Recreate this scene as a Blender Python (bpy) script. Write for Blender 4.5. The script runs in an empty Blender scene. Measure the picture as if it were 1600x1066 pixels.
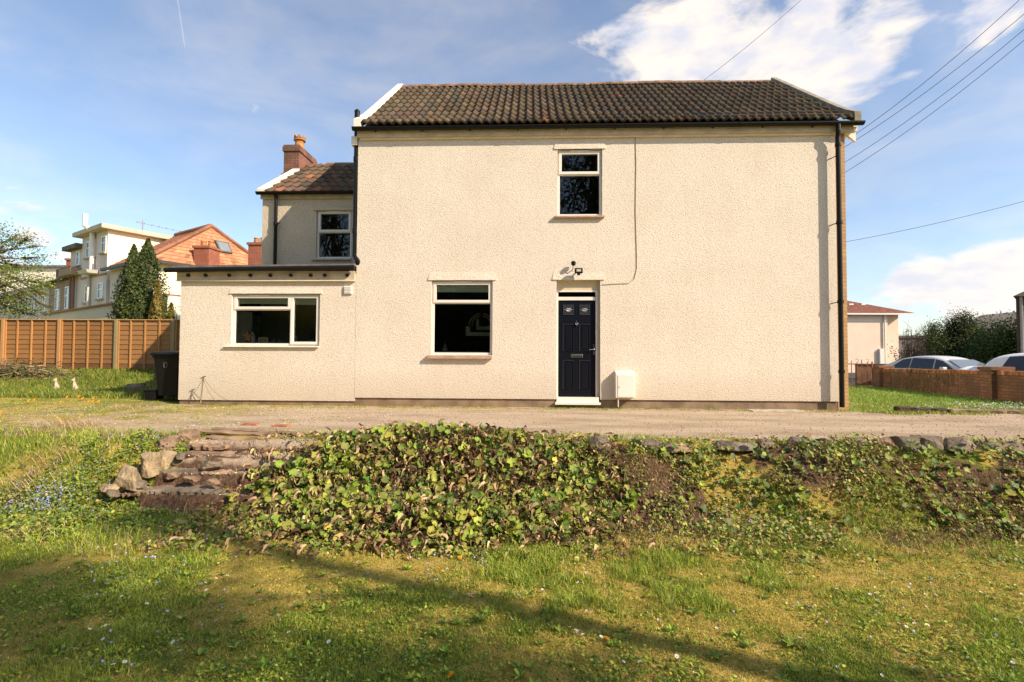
import bpy, bmesh, math, random
import numpy as np
from mathutils import Vector, Matrix
R = math.radians
rng = np.random.default_rng(7)
random.seed(5)
scene = bpy.context.scene
col = scene.collection
# ------------------------------------------------------------------ camera
F, CAM = 755.0, np.array([0.0, -10.024, 1.017])
YAW, TILT, ROLL = .035, .030, .005
fw = np.array([-math.sin(YAW)*math.cos(TILT), math.cos(YAW)*math.cos(TILT), math.sin(TILT)])
r0 = np.array([math.cos(YAW), math.sin(YAW), 0.0]); u0 = np.cross(r0, fw)
rr = r0*math.cos(ROLL)+u0*math.sin(ROLL); uu = -r0*math.sin(ROLL)+u0*math.cos(ROLL)
cd = bpy.data.cameras.new('camera'); cam = bpy.data.objects.new('camera', cd); col.objects.link(cam)
cam.matrix_world = Matrix(((rr[0], uu[0], -fw[0], CAM[0]), (rr[1], uu[1], -fw[1], CAM[1]), (rr[2], uu[2], -fw[2], CAM[2]), (0, 0, 0, 1)))
cd.sensor_width = 36; cd.lens = F/1600*36; cd.clip_end = 6000; cd.clip_start = .05
scene.camera = cam

def ray(px, py): return fw*F+rr*(px-800)+uu*(533-py)
def at(px, py, Y):                       # the point of the place seen at a photo pixel, on the plane y = Y
    d = ray(px, py); t = (Y-CAM[1])/d[1]; p = CAM+d*t
    return float(p[0]), float(p[2])
def atz(px, py, z):                      # the same on a level plane
    d = ray(px, py); t = (z-CAM[2])/d[2]; p = CAM+d*t
    return float(p[0]), float(p[1])
def atd(px, py, D):
    d = ray(px, py)/F; p = CAM+d*D
    return p
# ------------------------------------------------------------------ sun + sky
SUN = np.array([1.85, -1.0, 1.42])        # towards the sun
S = SUN/np.linalg.norm(SUN)
sl = bpy.data.lights.new('sun', 'SUN'); sl.energy = 5.0; sl.angle = R(.5); sl.color = (1, .85, .68)
so = bpy.data.objects.new('sun', sl); col.objects.link(so)
so.rotation_euler = Vector(S).to_track_quat('Z', 'Y').to_euler()
world = bpy.data.worlds.new('World'); scene.world = world; world.use_nodes = True
scene.view_settings.view_transform = 'Standard'; scene.view_settings.look = 'None'
scene.view_settings.exposure = .52; scene.view_settings.gamma = 1

def build_world():
    nt = world.node_tree; N = nt.nodes; L = nt.links; N.clear()
    out = N.new('ShaderNodeOutputWorld')
    sky = N.new('ShaderNodeTexSky'); sky.sky_type = 'NISHITA'; sky.sun_disc = False
    sky.sun_elevation = math.asin(S[2]); sky.sun_rotation = math.atan2(S[0], S[1])
    sky.air_density = 1.0; sky.dust_density = .7; sky.ozone_density = 2.0
    bg = N.new('ShaderNodeBackground'); bg.inputs[1].default_value = .145
    L.new(sky.outputs[0], bg.inputs[0])
    cb = N.new('ShaderNodeBackground'); cb.inputs[1].default_value = 1.0
    tc = N.new('ShaderNodeTexCoord')
    def math_(op, a, b=None, clamp=False):
        n = N.new('ShaderNodeMath'); n.operation = op; n.use_clamp = clamp
        for i, v in enumerate((a, b)):
            if v is None: continue
            if isinstance(v, (int, float)): n.inputs[i].default_value = v
            else: L.new(v, n.inputs[i])
        return n.outputs[0]
    mp = N.new('ShaderNodeMapping'); mp.inputs['Scale'].default_value = (1, 1, 2.2); L.new(tc.outputs['Generated'], mp.inputs[0])
    no = N.new('ShaderNodeTexNoise'); no.inputs['Scale'].default_value = 5.5; no.inputs['Detail'].default_value = 9; no.inputs['Roughness'].default_value = .56
    no.inputs['Distortion'].default_value = .25; L.new(mp.outputs[0], no.inputs['Vector'])
    n2 = N.new('ShaderNodeTexNoise'); n2.inputs['Scale'].default_value = 13; n2.inputs['Detail'].default_value = 5; L.new(mp.outputs[0], n2.inputs['Vector'])
    # cumulus banks: (photo bearing, angular radius, weight, squash)
    total = None
    for (px, py, rad, w) in ((1120, 70, .20, 1.0), (1260, 40, .17, .8), (1070, 120, .14, .9), (1330, 120, .12, .8), (1380, 10, .13, .7), (1545, 25, .10, .62), (1160, 10, .16, .7),
                             (1560, 415, .10, 1.0), (1480, 440, .10, 1.0), (1620, 450, .13, 1.05), (1410, 468, .08, .9), (1540, 480, .10, .95), (1530, 358, .028, .55), (1545, 340, .02, .4),
                             (55, 370, .035, .66), (20, 440, .09, .8), (110, 415, .06, .6), (225, 157, .016, .4), (170, 370, .05, .4)):
        d = ray(px, py); d = d/np.linalg.norm(d)
        vm = N.new('ShaderNodeVectorMath'); vm.operation = 'DISTANCE'; 
        m2 = N.new('ShaderNodeVectorMath'); m2.operation = 'MULTIPLY'; L.new(tc.outputs['Generated'], m2.inputs[0]); m2.inputs[1].default_value = (1, 1, 1.7)
        L.new(m2.outputs[0], vm.inputs[0]); vm.inputs[1].default_value = (d[0], d[1], d[2]*1.7)
        mr = N.new('ShaderNodeMapRange'); mr.interpolation_type = 'SMOOTHSTEP'
        mr.inputs['From Min'].default_value = rad*1.35; mr.inputs['From Max'].default_value = 0
        mr.inputs['To Min'].default_value = 0; mr.inputs['To Max'].default_value = w
        L.new(vm.outputs['Value'], mr.inputs['Value'])
        total = mr.outputs[0] if total is None else math_('MAXIMUM', total, mr.outputs[0])
    a = math_('MULTIPLY', no.outputs['Fac'], 2.7); a = math_('SUBTRACT', a, 1.70)
    b = math_('ADD', math_('MULTIPLY', total, 1.0), a)
    cum = N.new('ShaderNodeMapRange'); cum.interpolation_type = 'SMOOTHSTEP'; cum.inputs['From Min'].default_value = -.04; cum.inputs['From Max'].default_value = .46
    L.new(b, cum.inputs['Value'])
    cum = math_('MULTIPLY', cum.outputs[0], .93)
    # thin high wisps
    mp2 = N.new('ShaderNodeMapping'); mp2.inputs['Scale'].default_value = (.8, 2.2, 3.2); mp2.inputs['Rotation'].default_value = (0, .35, .2)
    L.new(tc.outputs['Generated'], mp2.inputs[0])
    n3 = N.new('ShaderNodeTexNoise'); n3.inputs['Scale'].default_value = 2.6; n3.inputs['Detail'].default_value = 8; n3.inputs['Distortion'].default_value = .7
    L.new(mp2.outputs[0], n3.inputs['Vector'])
    wr = N.new('ShaderNodeMapRange'); wr.interpolation_type = 'SMOOTHSTEP'; wr.inputs['From Min'].default_value = .36; wr.inputs['From Max'].default_value = .78; wr.inputs['To Max'].default_value = .27; wr.inputs['To Min'].default_value = .08
    L.new(n3.outputs['Fac'], wr.inputs['Value'])
    fac = math_('MAXIMUM', cum, wr.outputs[0])
    # a short vapour trail high on the left
    d1, d2_ = ray(273, -30), ray(291, 88); d1 = d1/np.linalg.norm(d1); d2_ = d2_/np.linalg.norm(d2_); nv_ = np.cross(d1, d2_); nv_ = nv_/np.linalg.norm(nv_); md = (d1+d2_)/2
    dt = N.new('ShaderNodeVectorMath'); dt.operation = 'DOT_PRODUCT'; L.new(tc.outputs['Generated'], dt.inputs[0]); dt.inputs[1].default_value = tuple(nv_)
    w1 = N.new('ShaderNodeMapRange'); w1.interpolation_type = 'SMOOTHSTEP'; w1.inputs['From Min'].default_value = .0016; w1.inputs['From Max'].default_value = .0003; L.new(math_('ABSOLUTE', dt.outputs['Value']), w1.inputs['Value'])
    ds = N.new('ShaderNodeVectorMath'); ds.operation = 'DISTANCE'; L.new(tc.outputs['Generated'], ds.inputs[0]); ds.inputs[1].default_value = tuple(md)
    w2 = N.new('ShaderNodeMapRange'); w2.interpolation_type = 'SMOOTHSTEP'; w2.inputs['From Min'].default_value = .06; w2.inputs['From Max'].default_value = .02; w2.inputs['To Max'].default_value = .45; L.new(ds.outputs['Value'], w2.inputs['Value'])
    fac = math_('MAXIMUM', fac, math_('MULTIPLY', w1.outputs[0], w2.outputs[0]))
    cr = N.new('ShaderNodeValToRGB'); cr.color_ramp.elements[0].color = (.60, .60, .66, 1); cr.color_ramp.elements[1].color = (.82, .74, .66, 1)
    cr.color_ramp.elements[0].position = .35; cr.color_ramp.elements[1].position = .58
    L.new(n2.outputs['Fac'], cr.inputs[0]); L.new(cr.outputs[0], cb.inputs[0])
    mx = N.new('ShaderNodeMixShader'); L.new(fac, mx.inputs[0]); L.new(bg.outputs[0], mx.inputs[1]); L.new(cb.outputs[0], mx.inputs[2])
    L.new(mx.outputs[0], out.inputs[0])
build_world()

# ------------------------------------------------------------------ materials
MATS = {}
def mat(name, color=(.5, .5, .5), rough=.8, var=.12, scale=6, bump=0, bscale=40, bdist=.01, spec=.3, metal=0, attr=None, color2=None, thr=(.35, .65), detail=6, translucent=0, coat=0):
    if name in MATS: return MATS[name]
    m = bpy.data.materials.new(name); m.use_nodes = True; nt = m.node_tree; N = nt.nodes; L = nt.links
    b = N['Principled BSDF']; b.inputs['Roughness'].default_value = rough; b.inputs['Metallic'].default_value = metal
    b.inputs['Specular IOR Level'].default_value = spec; b.inputs['Coat Weight'].default_value = coat
    tc = N.new('ShaderNodeTexCoord')
    no = N.new('ShaderNodeTexNoise'); no.inputs['Scale'].default_value = scale; no.inputs['Detail'].default_value = detail
    L.new(tc.outputs['Object'], no.inputs['Vector'])
    if attr:
        at_ = N.new('ShaderNodeAttribute'); at_.attribute_name = attr; base = at_.outputs['Color']
    else:
        cr = N.new('ShaderNodeValToRGB'); cr.color_ramp.elements[0].position = thr[0]; cr.color_ramp.elements[1].position = thr[1]
        c2 = color2 or tuple(c*(1-var) for c in color)
        cr.color_ramp.elements[0].color = (*c2, 1); cr.color_ramp.elements[1].color = (*[min(1, c*(1+var*.4)) for c in color], 1)
        L.new(no.outputs['Fac'], cr.inputs[0]); base = cr.outputs[0]
    if attr and var:
        hs = N.new('ShaderNodeHueSaturation'); mr = N.new('ShaderNodeMapRange'); mr.inputs['To Min'].default_value = 1-var; mr.inputs['To Max'].default_value = 1+var
        L.new(no.outputs['Fac'], mr.inputs['Value']); L.new(mr.outputs[0], hs.inputs['Value']); L.new(base, hs.inputs['Color']); base = hs.outputs[0]
    L.new(base, b.inputs['Base Color'])
    if bump:
        n2 = N.new('ShaderNodeTexNoise'); n2.inputs['Scale'].default_value = bscale; n2.inputs['Detail'].default_value = 3; L.new(tc.outputs['Object'], n2.inputs['Vector'])
        bp = N.new('ShaderNodeBump'); bp.inputs['Strength'].default_value = bump; bp.inputs['Distance'].default_value = bdist
        L.new(n2.outputs['Fac'], bp.inputs['Height']); L.new(bp.outputs[0], b.inputs['Normal'])
    if translucent:
        tr = N.new('ShaderNodeBsdfTranslucent'); L.new(base, tr.inputs['Color']); mx = N.new('ShaderNodeMixShader'); mx.inputs[0].default_value = translucent
        L.new(b.outputs[0], mx.inputs[1]); L.new(tr.outputs[0], mx.inputs[2]); L.new(mx.outputs[0], N['Material Output'].inputs['Surface'])
    MATS[name] = m; return m

def render_mat(name, c, c_dirt, bdist=.0115, sc=32.0):
    """roughcast render: thrown dash lumps, faint stains"""
    m = bpy.data.materials.new(name); m.use_nodes = True; nt = m.node_tree; N = nt.nodes; L = nt.links
    b = N['Principled BSDF']; b.inputs['Roughness'].default_value = .92; b.inputs['Specular IOR Level'].default_value = .15
    tc = N.new('ShaderNodeTexCoord')
    big = N.new('ShaderNodeTexNoise'); big.inputs['Scale'].default_value = .8; big.inputs['Detail'].default_value = 7; big.inputs['Roughness'].default_value = .62; L.new(tc.outputs['Object'], big.inputs['Vector'])
    cr = N.new('ShaderNodeValToRGB'); cr.color_ramp.elements[0].position = .33; cr.color_ramp.elements[1].position = .58
    cr.color_ramp.elements[0].color = (*c_dirt, 1); cr.color_ramp.elements[1].color = (*c, 1); L.new(big.outputs['Fac'], cr.inputs[0])
    vo = N.new('ShaderNodeTexNoise'); vo.inputs['Scale'].default_value = sc; vo.inputs['Detail'].default_value = 4; vo.inputs['Roughness'].default_value = .55; vo.inputs['Distortion'].default_value = .6
    mp = N.new('ShaderNodeMapping'); mp.inputs['Rotation'].default_value = (0, .6, 0); mp.inputs['Scale'].default_value = (1.0, 1.0, 1.6); L.new(tc.outputs['Object'], mp.inputs[0]); L.new(mp.outputs[0], vo.inputs['Vector'])
    v2 = N.new('ShaderNodeTexVoronoi'); v2.inputs['Scale'].default_value = sc*2.6; v2.feature = 'SMOOTH_F1'; L.new(tc.outputs['Object'], v2.inputs['Vector'])
    ma = N.new('ShaderNodeMath'); ma.operation = 'MULTIPLY_ADD'; L.new(v2.outputs['Distance'], ma.inputs[0]); ma.inputs[1].default_value = -.28; L.new(vo.outputs['Fac'], ma.inputs[2])
    bp = N.new('ShaderNodeBump'); bp.inputs['Strength'].default_value = 1; bp.inputs['Distance'].default_value = bdist; L.new(ma.outputs[0], bp.inputs['Height']); L.new(bp.outputs[0], b.inputs['Normal'])
    # colour darkened in the deepest pits
    mr = N.new('ShaderNodeMapRange'); mr.inputs['From Min'].default_value = .16; mr.inputs['From Max'].default_value = .42; mr.inputs['To Min'].default_value = .68; L.new(ma.outputs[0], mr.inputs['Value'])
    mu = N.new('ShaderNodeMix'); mu.data_type = 'RGBA'; mu.blend_type = 'MULTIPLY'; mu.inputs[0].default_value = 1; L.new(cr.outputs[0], mu.inputs[6])
    cmb = N.new('ShaderNodeCombineColor'); [L.new(mr.outputs[0], cmb.inputs[i]) for i in range(3)]
    L.new(cmb.outputs[0], mu.inputs[7])
    sp = N.new('ShaderNodeSeparateXYZ'); L.new(tc.outputs['Object'], sp.inputs[0]); mz = N.new('ShaderNodeMapRange'); mz.inputs['From Min'].default_value = .75; mz.inputs['From Max'].default_value = .1; L.new(sp.outputs[2], mz.inputs['Value'])
    ms = N.new('ShaderNodeMapping'); ms.inputs['Scale'].default_value = (5, 5, .35); L.new(tc.outputs['Object'], ms.inputs[0]); sn = N.new('ShaderNodeTexNoise'); sn.inputs['Scale'].default_value = 1.0; sn.inputs['Detail'].default_value = 6; L.new(ms.outputs[0], sn.inputs['Vector'])
    sm = N.new('ShaderNodeMapRange'); sm.inputs['From Min'].default_value = .52; sm.inputs['From Max'].default_value = .75; sm.inputs['To Max'].default_value = .12; L.new(sn.outputs['Fac'], sm.inputs['Value'])
    m1 = N.new('ShaderNodeMath'); m1.operation = 'MULTIPLY'; L.new(mz.outputs[0], m1.inputs[0]); L.new(big.outputs['Fac'], m1.inputs[1]); m2 = N.new('ShaderNodeMath'); m2.operation = 'ADD'; m2.use_clamp = True; L.new(m1.outputs[0], m2.inputs[0]); L.new(sm.outputs[0], m2.inputs[1])
    dm = N.new('ShaderNodeMix'); dm.data_type = 'RGBA'; dm.inputs[7].default_value = (c_dirt[0]*.72, c_dirt[1]*.68, c_dirt[2]*.62, 1); L.new(m2.outputs[0], dm.inputs[0]); L.new(mu.outputs[2], dm.inputs[6]); L.new(dm.outputs[2], b.inputs['Base Color'])
    MATS[name] = m; return m

def brick_mat(name, c1, c2, mortar, sx=.225, sz=.075, ms=.008, axis='xz', grime=None):
    m = bpy.data.materials.new(name); m.use_nodes = True; nt = m.node_tree; N = nt.nodes; L = nt.links
    b = N['Principled BSDF']; b.inputs['Roughness'].default_value = .93; b.inputs['Specular IOR Level'].default_value = .15
    tc = N.new('ShaderNodeTexCoord'); sp = N.new('ShaderNodeSeparateXYZ'); L.new(tc.outputs['Object'], sp.inputs[0])
    ad = N.new('ShaderNodeMath'); ad.operation = 'ADD'; L.new(sp.outputs[0], ad.inputs[0]); L.new(sp.outputs[1], ad.inputs[1])
    cb = N.new('ShaderNodeCombineXYZ'); L.new(ad.outputs[0], cb.inputs[0]); L.new(sp.outputs[2], cb.inputs[1])
    br = N.new('ShaderNodeTexBrick'); br.inputs['Scale'].default_value = 1; br.inputs['Brick Width'].default_value = sx; br.inputs['Row Height'].default_value = sz
    br.inputs['Mortar Size'].default_value = ms; br.inputs['Mortar Smooth'].default_value = .3
    br.inputs['Color1'].default_value = (*c1, 1); br.inputs['Color2'].default_value = (*c2, 1); br.inputs['Mortar'].default_value = (*mortar, 1)
    L.new(cb.outputs[0], br.inputs['Vector'])
    no = N.new('ShaderNodeTexNoise'); no.inputs['Scale'].default_value = 2.2; no.inputs['Detail'].default_value = 8; L.new(tc.outputs['Object'], no.inputs['Vector'])
    mr = N.new('ShaderNodeMapRange'); mr.inputs['From Min'].default_value = .36; mr.inputs['From Max'].default_value = .58; mr.inputs['To Min'].default_value = 0; mr.inputs['To Max'].default_value = .72
    L.new(no.outputs['Fac'], mr.inputs['Value'])
    mu = N.new('ShaderNodeMix'); mu.data_type = 'RGBA'; L.new(mr.outputs[0], mu.inputs[0]); L.new(br.outputs['Color'], mu.inputs[6]); mu.inputs[7].default_value = (*(grime or tuple(c*.55 for c in c1)), 1)
    L.new(mu.outputs[2], b.inputs['Base Color'])
    bp = N.new('ShaderNodeBump'); bp.invert = True; bp.inputs['Distance'].default_value = .012; L.new(br.outputs['Fac'], bp.inputs['Height']); L.new(bp.outputs[0], b.inputs['Normal'])
    MATS[name] = m; return m

def glass_mat(name, refl=.09, tint=(.9, .95, .92)):
    m = bpy.data.materials.new(name); m.use_nodes = True; nt = m.node_tree; N = nt.nodes; L = nt.links; N.remove(N['Principled BSDF'])
    tr = N.new('ShaderNodeBsdfTransparent'); tr.inputs[0].default_value = (*tint, 1)
    gl = N.new('ShaderNodeBsdfGlossy'); gl.inputs['Roughness'].default_value = .01
    fr = N.new('ShaderNodeFresnel'); fr.inputs['IOR'].default_value = 1.5
    ad = N.new('ShaderNodeMath'); ad.operation = 'ADD'; ad.inputs[1].default_value = refl-.04; L.new(fr.outputs[0], ad.inputs[0])
    mx = N.new('ShaderNodeMixShader'); L.new(ad.outputs[0], mx.inputs[0]); L.new(tr.outputs[0], mx.inputs[1]); L.new(gl.outputs[0], mx.inputs[2])
    L.new(mx.outputs[0], N['Material Output'].inputs['Surface']); MATS[name] = m; return m

CREAM = render_mat('cream_roughcast', (.80, .705, .575), (.745, .65, .52))
CREAM2 = render_mat('shade_toned_wing_roughcast', (.66, .56, .41), (.58, .49, .35), bdist=.012, sc=26)  # darker copy of the cream, with the wing's shade put into it
SMOOTH = mat('smooth_cream_paint', (.78, .66, .47), .7, .12, 3, .2, 60, .002)
DARKCREAM = mat('weathered_cream_board', (.60, .50, .36), .8, .2, 5, .3, 50, .003)
PLINTH = mat('bare_cement_plinth', (.29, .20, .13), .95, .35, 3.5, .8, 30, .01, detail=9)
UPVC = mat('white_upvc', (.80, .75, .66), .32, .03, 2, spec=.5)
BLACKP = mat('black_plastic', (.010, .009, .008), .5, .2, 8, spec=.2)
BLACKM = mat('matt_black', (.015, .014, .013), .6, .3, 8)
NAVY = mat('navy_door_paint', (.003, .0042, .009), .42, .1, 4, .15, 90, .001, spec=.22)
NAVYL = mat('navy_moulding', (.05, .055, .07), .35, .1, 4, spec=.5)
CHROME = mat('chrome', (.75, .73, .70), .18, .05, 4, metal=1)
GLASS = glass_mat('window_glass', .045)
GLASSC = glass_mat('car_glass', .16, (.12, .14, .14))
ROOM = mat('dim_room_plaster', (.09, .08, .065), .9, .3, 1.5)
BLIND = mat('roller_blind', (.80, .74, .56), .9, .06, 4)
TILE = mat('old_concrete_tiles', rough=.95, attr='tint', var=.45, scale=9, bump=.5, bscale=70, bdist=.006, spec=.1)
RIDGE = mat('ridge_tile_clay', (.30, .175, .11), .95, .45, 4, .5, 40, .008, color2=(.14, .10, .07))
CEMENT = mat('cement_verge', (.30, .27, .20), .95, .3, 5, .5, 40, .008)
WHITEP = mat('white_masonry_paint', (.86, .78, .63), .8, .08, 3, .2, 40, .004)
SILLR = mat('red_brown_sill', (.36, .22, .16), .75, .25, 9, .4, 50, .004, color2=(.48, .36, .26))
BRICKY = brick_mat('buff_brick', (.62, .36, .14), (.50, .27, .10), (.45, .38, .28), grime=(.45, .28, .13))
BRICKR = brick_mat('orange_red_brick', (.41, .185, .10), (.26, .125, .075), (.17, .125, .085), grime=(.17, .105, .06))
BRICKC = brick_mat('chimney_brick', (.30, .115, .075), (.21, .085, .06), (.34, .27, .20), grime=(.11, .07, .05))
WOOD = mat('weathered_timber', (.30, .20, .12), .95, .5, 3, .6, 30, .012, color2=(.14, .09, .055))
DARKWOOD = mat('dark_sleeper_timber', (.085, .055, .035), .95, .5, 5, .6, 30, .015)
FENCEW = mat('orange_fence_timber', rough=.8, attr='tint', var=.18, scale=3, bump=.3, bscale=20, bdist=.004)
ROCK = mat('sandstone_rock', (.40, .30, .175), .97, .5, 5, 1, 30, .018, color2=(.16, .115, .07), detail=9)
ROCKR = mat('reddish_edge_stone', (.31, .205, .13), .97, .5, 5, 1, 30, .018, color2=(.14, .09, .06), detail=9)
ROCKG = mat('grey_edge_stone', (.22, .175, .125), .97, .5, 5, 1, 34, .018, color2=(.12, .09, .06), detail=9)
STATUE = mat('pale_cast_stone', (.58, .47, .34), .9, .3, 14, .5, 40, .006)
LEAF = mat('leaf', rough=.55, attr='tint', var=.22, scale=14, spec=.35, translucent=.3)
DRY = mat('dry_leaf', rough=.9, attr='tint', var=.3, scale=20, spec=.1, translucent=.12)
BARK = mat('bark', (.13, .095, .065), .95, .5, 8, .8, 20, .02)
FLOWERM = mat('petal', rough=.7, attr='tint', var=.03, translucent=.2)

# ------------------------------------------------------------------ mesh helpers
def link(name, me, m=None, parent=None):
    o = bpy.data.objects.new(name, me); col.objects.link(o)
    if m is not None: me.materials.append(m)
    if parent is not None: o.parent = parent; o.matrix_parent_inverse = Matrix.Translation(-Vector(parent['base'])) if 'base' in parent else Matrix()
    return o
def tag(o, label=None, cat=None, group=None, kind=None):
    if label: o['label'] = label
    if cat: o['category'] = cat
    if group: o['group'] = group
    if kind: o['kind'] = kind
    return o
def thing(name, label, cat, loc=(0, 0, 0), group=None):
    o = bpy.data.objects.new(name, None); col.objects.link(o); o.location = loc; o.empty_display_size = .2
    o['base'] = [float(v) for v in loc]
    return tag(o, label, cat, group)

class MB:
    def __init__(s): s.v = []; s.f = []; s.n = 0; s.t = []
    def add(s, vs, fs, tint=None):
        s.v.extend([tuple(map(float, v)) for v in vs]); s.f.extend([tuple(i+s.n for i in f) for f in fs]); s.n += len(vs)
        s.t.extend([tint or (1, 1, 1)]*len(vs)); return s
    def box(s, x0, x1, y0, y1, z0, z1, tint=None):
        x0, x1 = sorted((x0, x1)); y0, y1 = sorted((y0, y1)); z0, z1 = sorted((z0, z1))
        v = [(x0, y0, z0), (x1, y0, z0), (x1, y1, z0), (x0, y1, z0), (x0, y0, z1), (x1, y0, z1), (x1, y1, z1), (x0, y1, z1)]
        return s.add(v, [(0, 3, 2, 1), (4, 5, 6, 7), (0, 1, 5, 4), (1, 2, 6, 5), (2, 3, 7, 6), (3, 0, 4, 7)], tint)
    def obox(s, c, ax, ay, az, hx, hy, hz, tint=None):
        c, ax, ay, az = map(np.array, (c, ax, ay, az)); v = []
        for k in (-1, 1):
            for (i, j) in ((-1, -1), (1, -1), (1, 1), (-1, 1)): v.append(c+ax*hx*i+ay*hy*j+az*hz*k)
        return s.add(v, [(0, 3, 2, 1), (4, 5, 6, 7), (0, 1, 5, 4), (1, 2, 6, 5), (2, 3, 7, 6), (3, 0, 4, 7)], tint)
    def tube(s, pts, rad, n=8, cap=True, tint=None):
        pts = [np.array(p, float) for p in pts]; m = len(pts); rad = rad if hasattr(rad, '__len__') else [rad]*m; vs = []; fs = []
        d0 = pts[1]-pts[0]; ref = np.array([0, 0, 1.]) if abs(d0[2]) < .9*np.linalg.norm(d0) else np.array([1., 0, 0])
        for i, p in enumerate(pts):
            d = pts[min(i+1, m-1)]-pts[max(i-1, 0)]; d = d/(np.linalg.norm(d)+1e-9); a = np.cross(d, ref); a /= (np.linalg.norm(a)+1e-9); b = np.cross(d, a)
            for k in range(n): t = 2*math.pi*k/n; vs.append(p+(a*math.cos(t)+b*math.sin(t))*rad[i])
        for i in range(m-1):
            for k in range(n): q = (k+1) % n; fs.append((i*n+k, i*n+q, (i+1)*n+q, (i+1)*n+k))
        if cap: fs.append(tuple(range(n))[::-1]); fs.append(tuple((m-1)*n+k for k in range(n)))
        return s.add(vs, fs, tint)
    def lathe(s, cx, cy, prof, n=16, tint=None):
        vs = []; fs = []
        for (r_, z) in prof:
            for k in range(n): t = 2*math.pi*k/n; vs.append((cx+r_*math.cos(t), cy+r_*math.sin(t), z))
        for i in range(len(prof)-1):
            for k in range(n): q = (k+1) % n; fs.append((i*n+k, i*n+q, (i+1)*n+q, (i+1)*n+k))
        fs.append(tuple(range(n))[::-1]); fs.append(tuple((len(prof)-1)*n+k for k in range(n)))
        return s.add(vs, fs, tint)
    def prism(s, poly, a, b, axis='y', tint=None):   # poly in the two other axes
        n = len(poly); vs = []
        for t in (a, b):
            for (p, q) in poly: vs.append({'y': (p, t, q), 'x': (t, p, q), 'z': (p, q, t)}[axis])
        fs = [tuple(range(n)), tuple(range(2*n-1, n-1, -1))]+[(i, (i+1) % n, n+(i+1) % n, n+i) for i in range(n)]
        return s.add(vs, fs, tint)
    def build(s, name, m, parent=None, smooth=False, bevel=0):
        me = bpy.data.meshes.new(name); me.from_pydata(s.v, [], s.f)
        a = me.color_attributes.new('tint', 'FLOAT_COLOR', 'POINT')
        a.data.foreach_set('color', np.c_[np.array(s.t, dtype=np.float32), np.ones(len(s.t), np.float32)].ravel())
        bm = bmesh.new(); bm.from_mesh(me); bmesh.ops.recalc_face_normals(bm, faces=bm.faces); bm.to_mesh(me); bm.free()
        if smooth: me.polygons.foreach_set('use_smooth', [True]*len(me.polygons))
        o = link(name, me, m, parent)
        if bevel:
            md = o.modifiers.new('bevel', 'BEVEL'); md.width = bevel; md.segments = 2; md.limit_method = 'ANGLE'
        return o

def npmesh(name, V, faces_list, m, tint=None, parent=None, smooth=False):
    """V (n,3); faces_list = list of int arrays (k, sides)"""
    me = bpy.data.meshes.new(name)
    loops = np.concatenate([f.ravel() for f in faces_list]).astype(np.int32)
    tot = np.concatenate([np.full(len(f), f.shape[1], np.int32) for f in faces_list])
    start = np.r_[0, np.cumsum(tot)[:-1]].astype(np.int32)
    me.vertices.add(len(V)); me.vertices.foreach_set('co', V.astype(np.float32).ravel())
    me.loops.add(len(loops)); me.loops.foreach_set('vertex_index', loops)
    me.polygons.add(len(tot)); me.polygons.foreach_set('loop_start', start)
    me.update(calc_edges=True)
    if smooth: me.polygons.foreach_set('use_smooth', np.ones(len(tot), bool))
    if tint is not None:
        a = me.color_attributes.new('tint', 'FLOAT_COLOR', 'POINT'); a.data.foreach_set('color', np.c_[tint, np.ones(len(V))].astype(np.float32).ravel())
    me.validate()
    return link(name, me, m, parent)

def vnoise(x, y, seed=0):
    x = np.asarray(x, float); y = np.asarray(y, float); xi = np.floor(x).astype(np.int64); yi = np.floor(y).astype(np.int64); xf = x-xi; yf = y-yi
    def hsh(a, b):
        n = (a*374761393+b*668265263+seed*1442695041) & 0x7fffffff; n = ((n ^ (n >> 13))*1274126177) & 0x7fffffff
        return ((n ^ (n >> 16)) & 0xffff)/65535.0
    u = xf*xf*(3-2*xf); v = yf*yf*(3-2*yf)
    return (hsh(xi, yi)*(1-u)+hsh(xi+1, yi)*u)*(1-v)+(hsh(xi, yi+1)*(1-u)+hsh(xi+1, yi+1)*u)*v
def fbm(x, y, s=1, o=4, seed=0):
    t = 0; a = .5; n = 0
    for i in range(o): t = t+a*vnoise(np.asarray(x)*s*2**i+i*17.3, np.asarray(y)*s*2**i-i*9.1, seed+i); n += a; a *= .5
    return t/n
def sstep(a, b, x): t = np.clip((np.asarray(x, float)-a)/(b-a), 0, 1); return t*t*(3-2*t)

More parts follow.
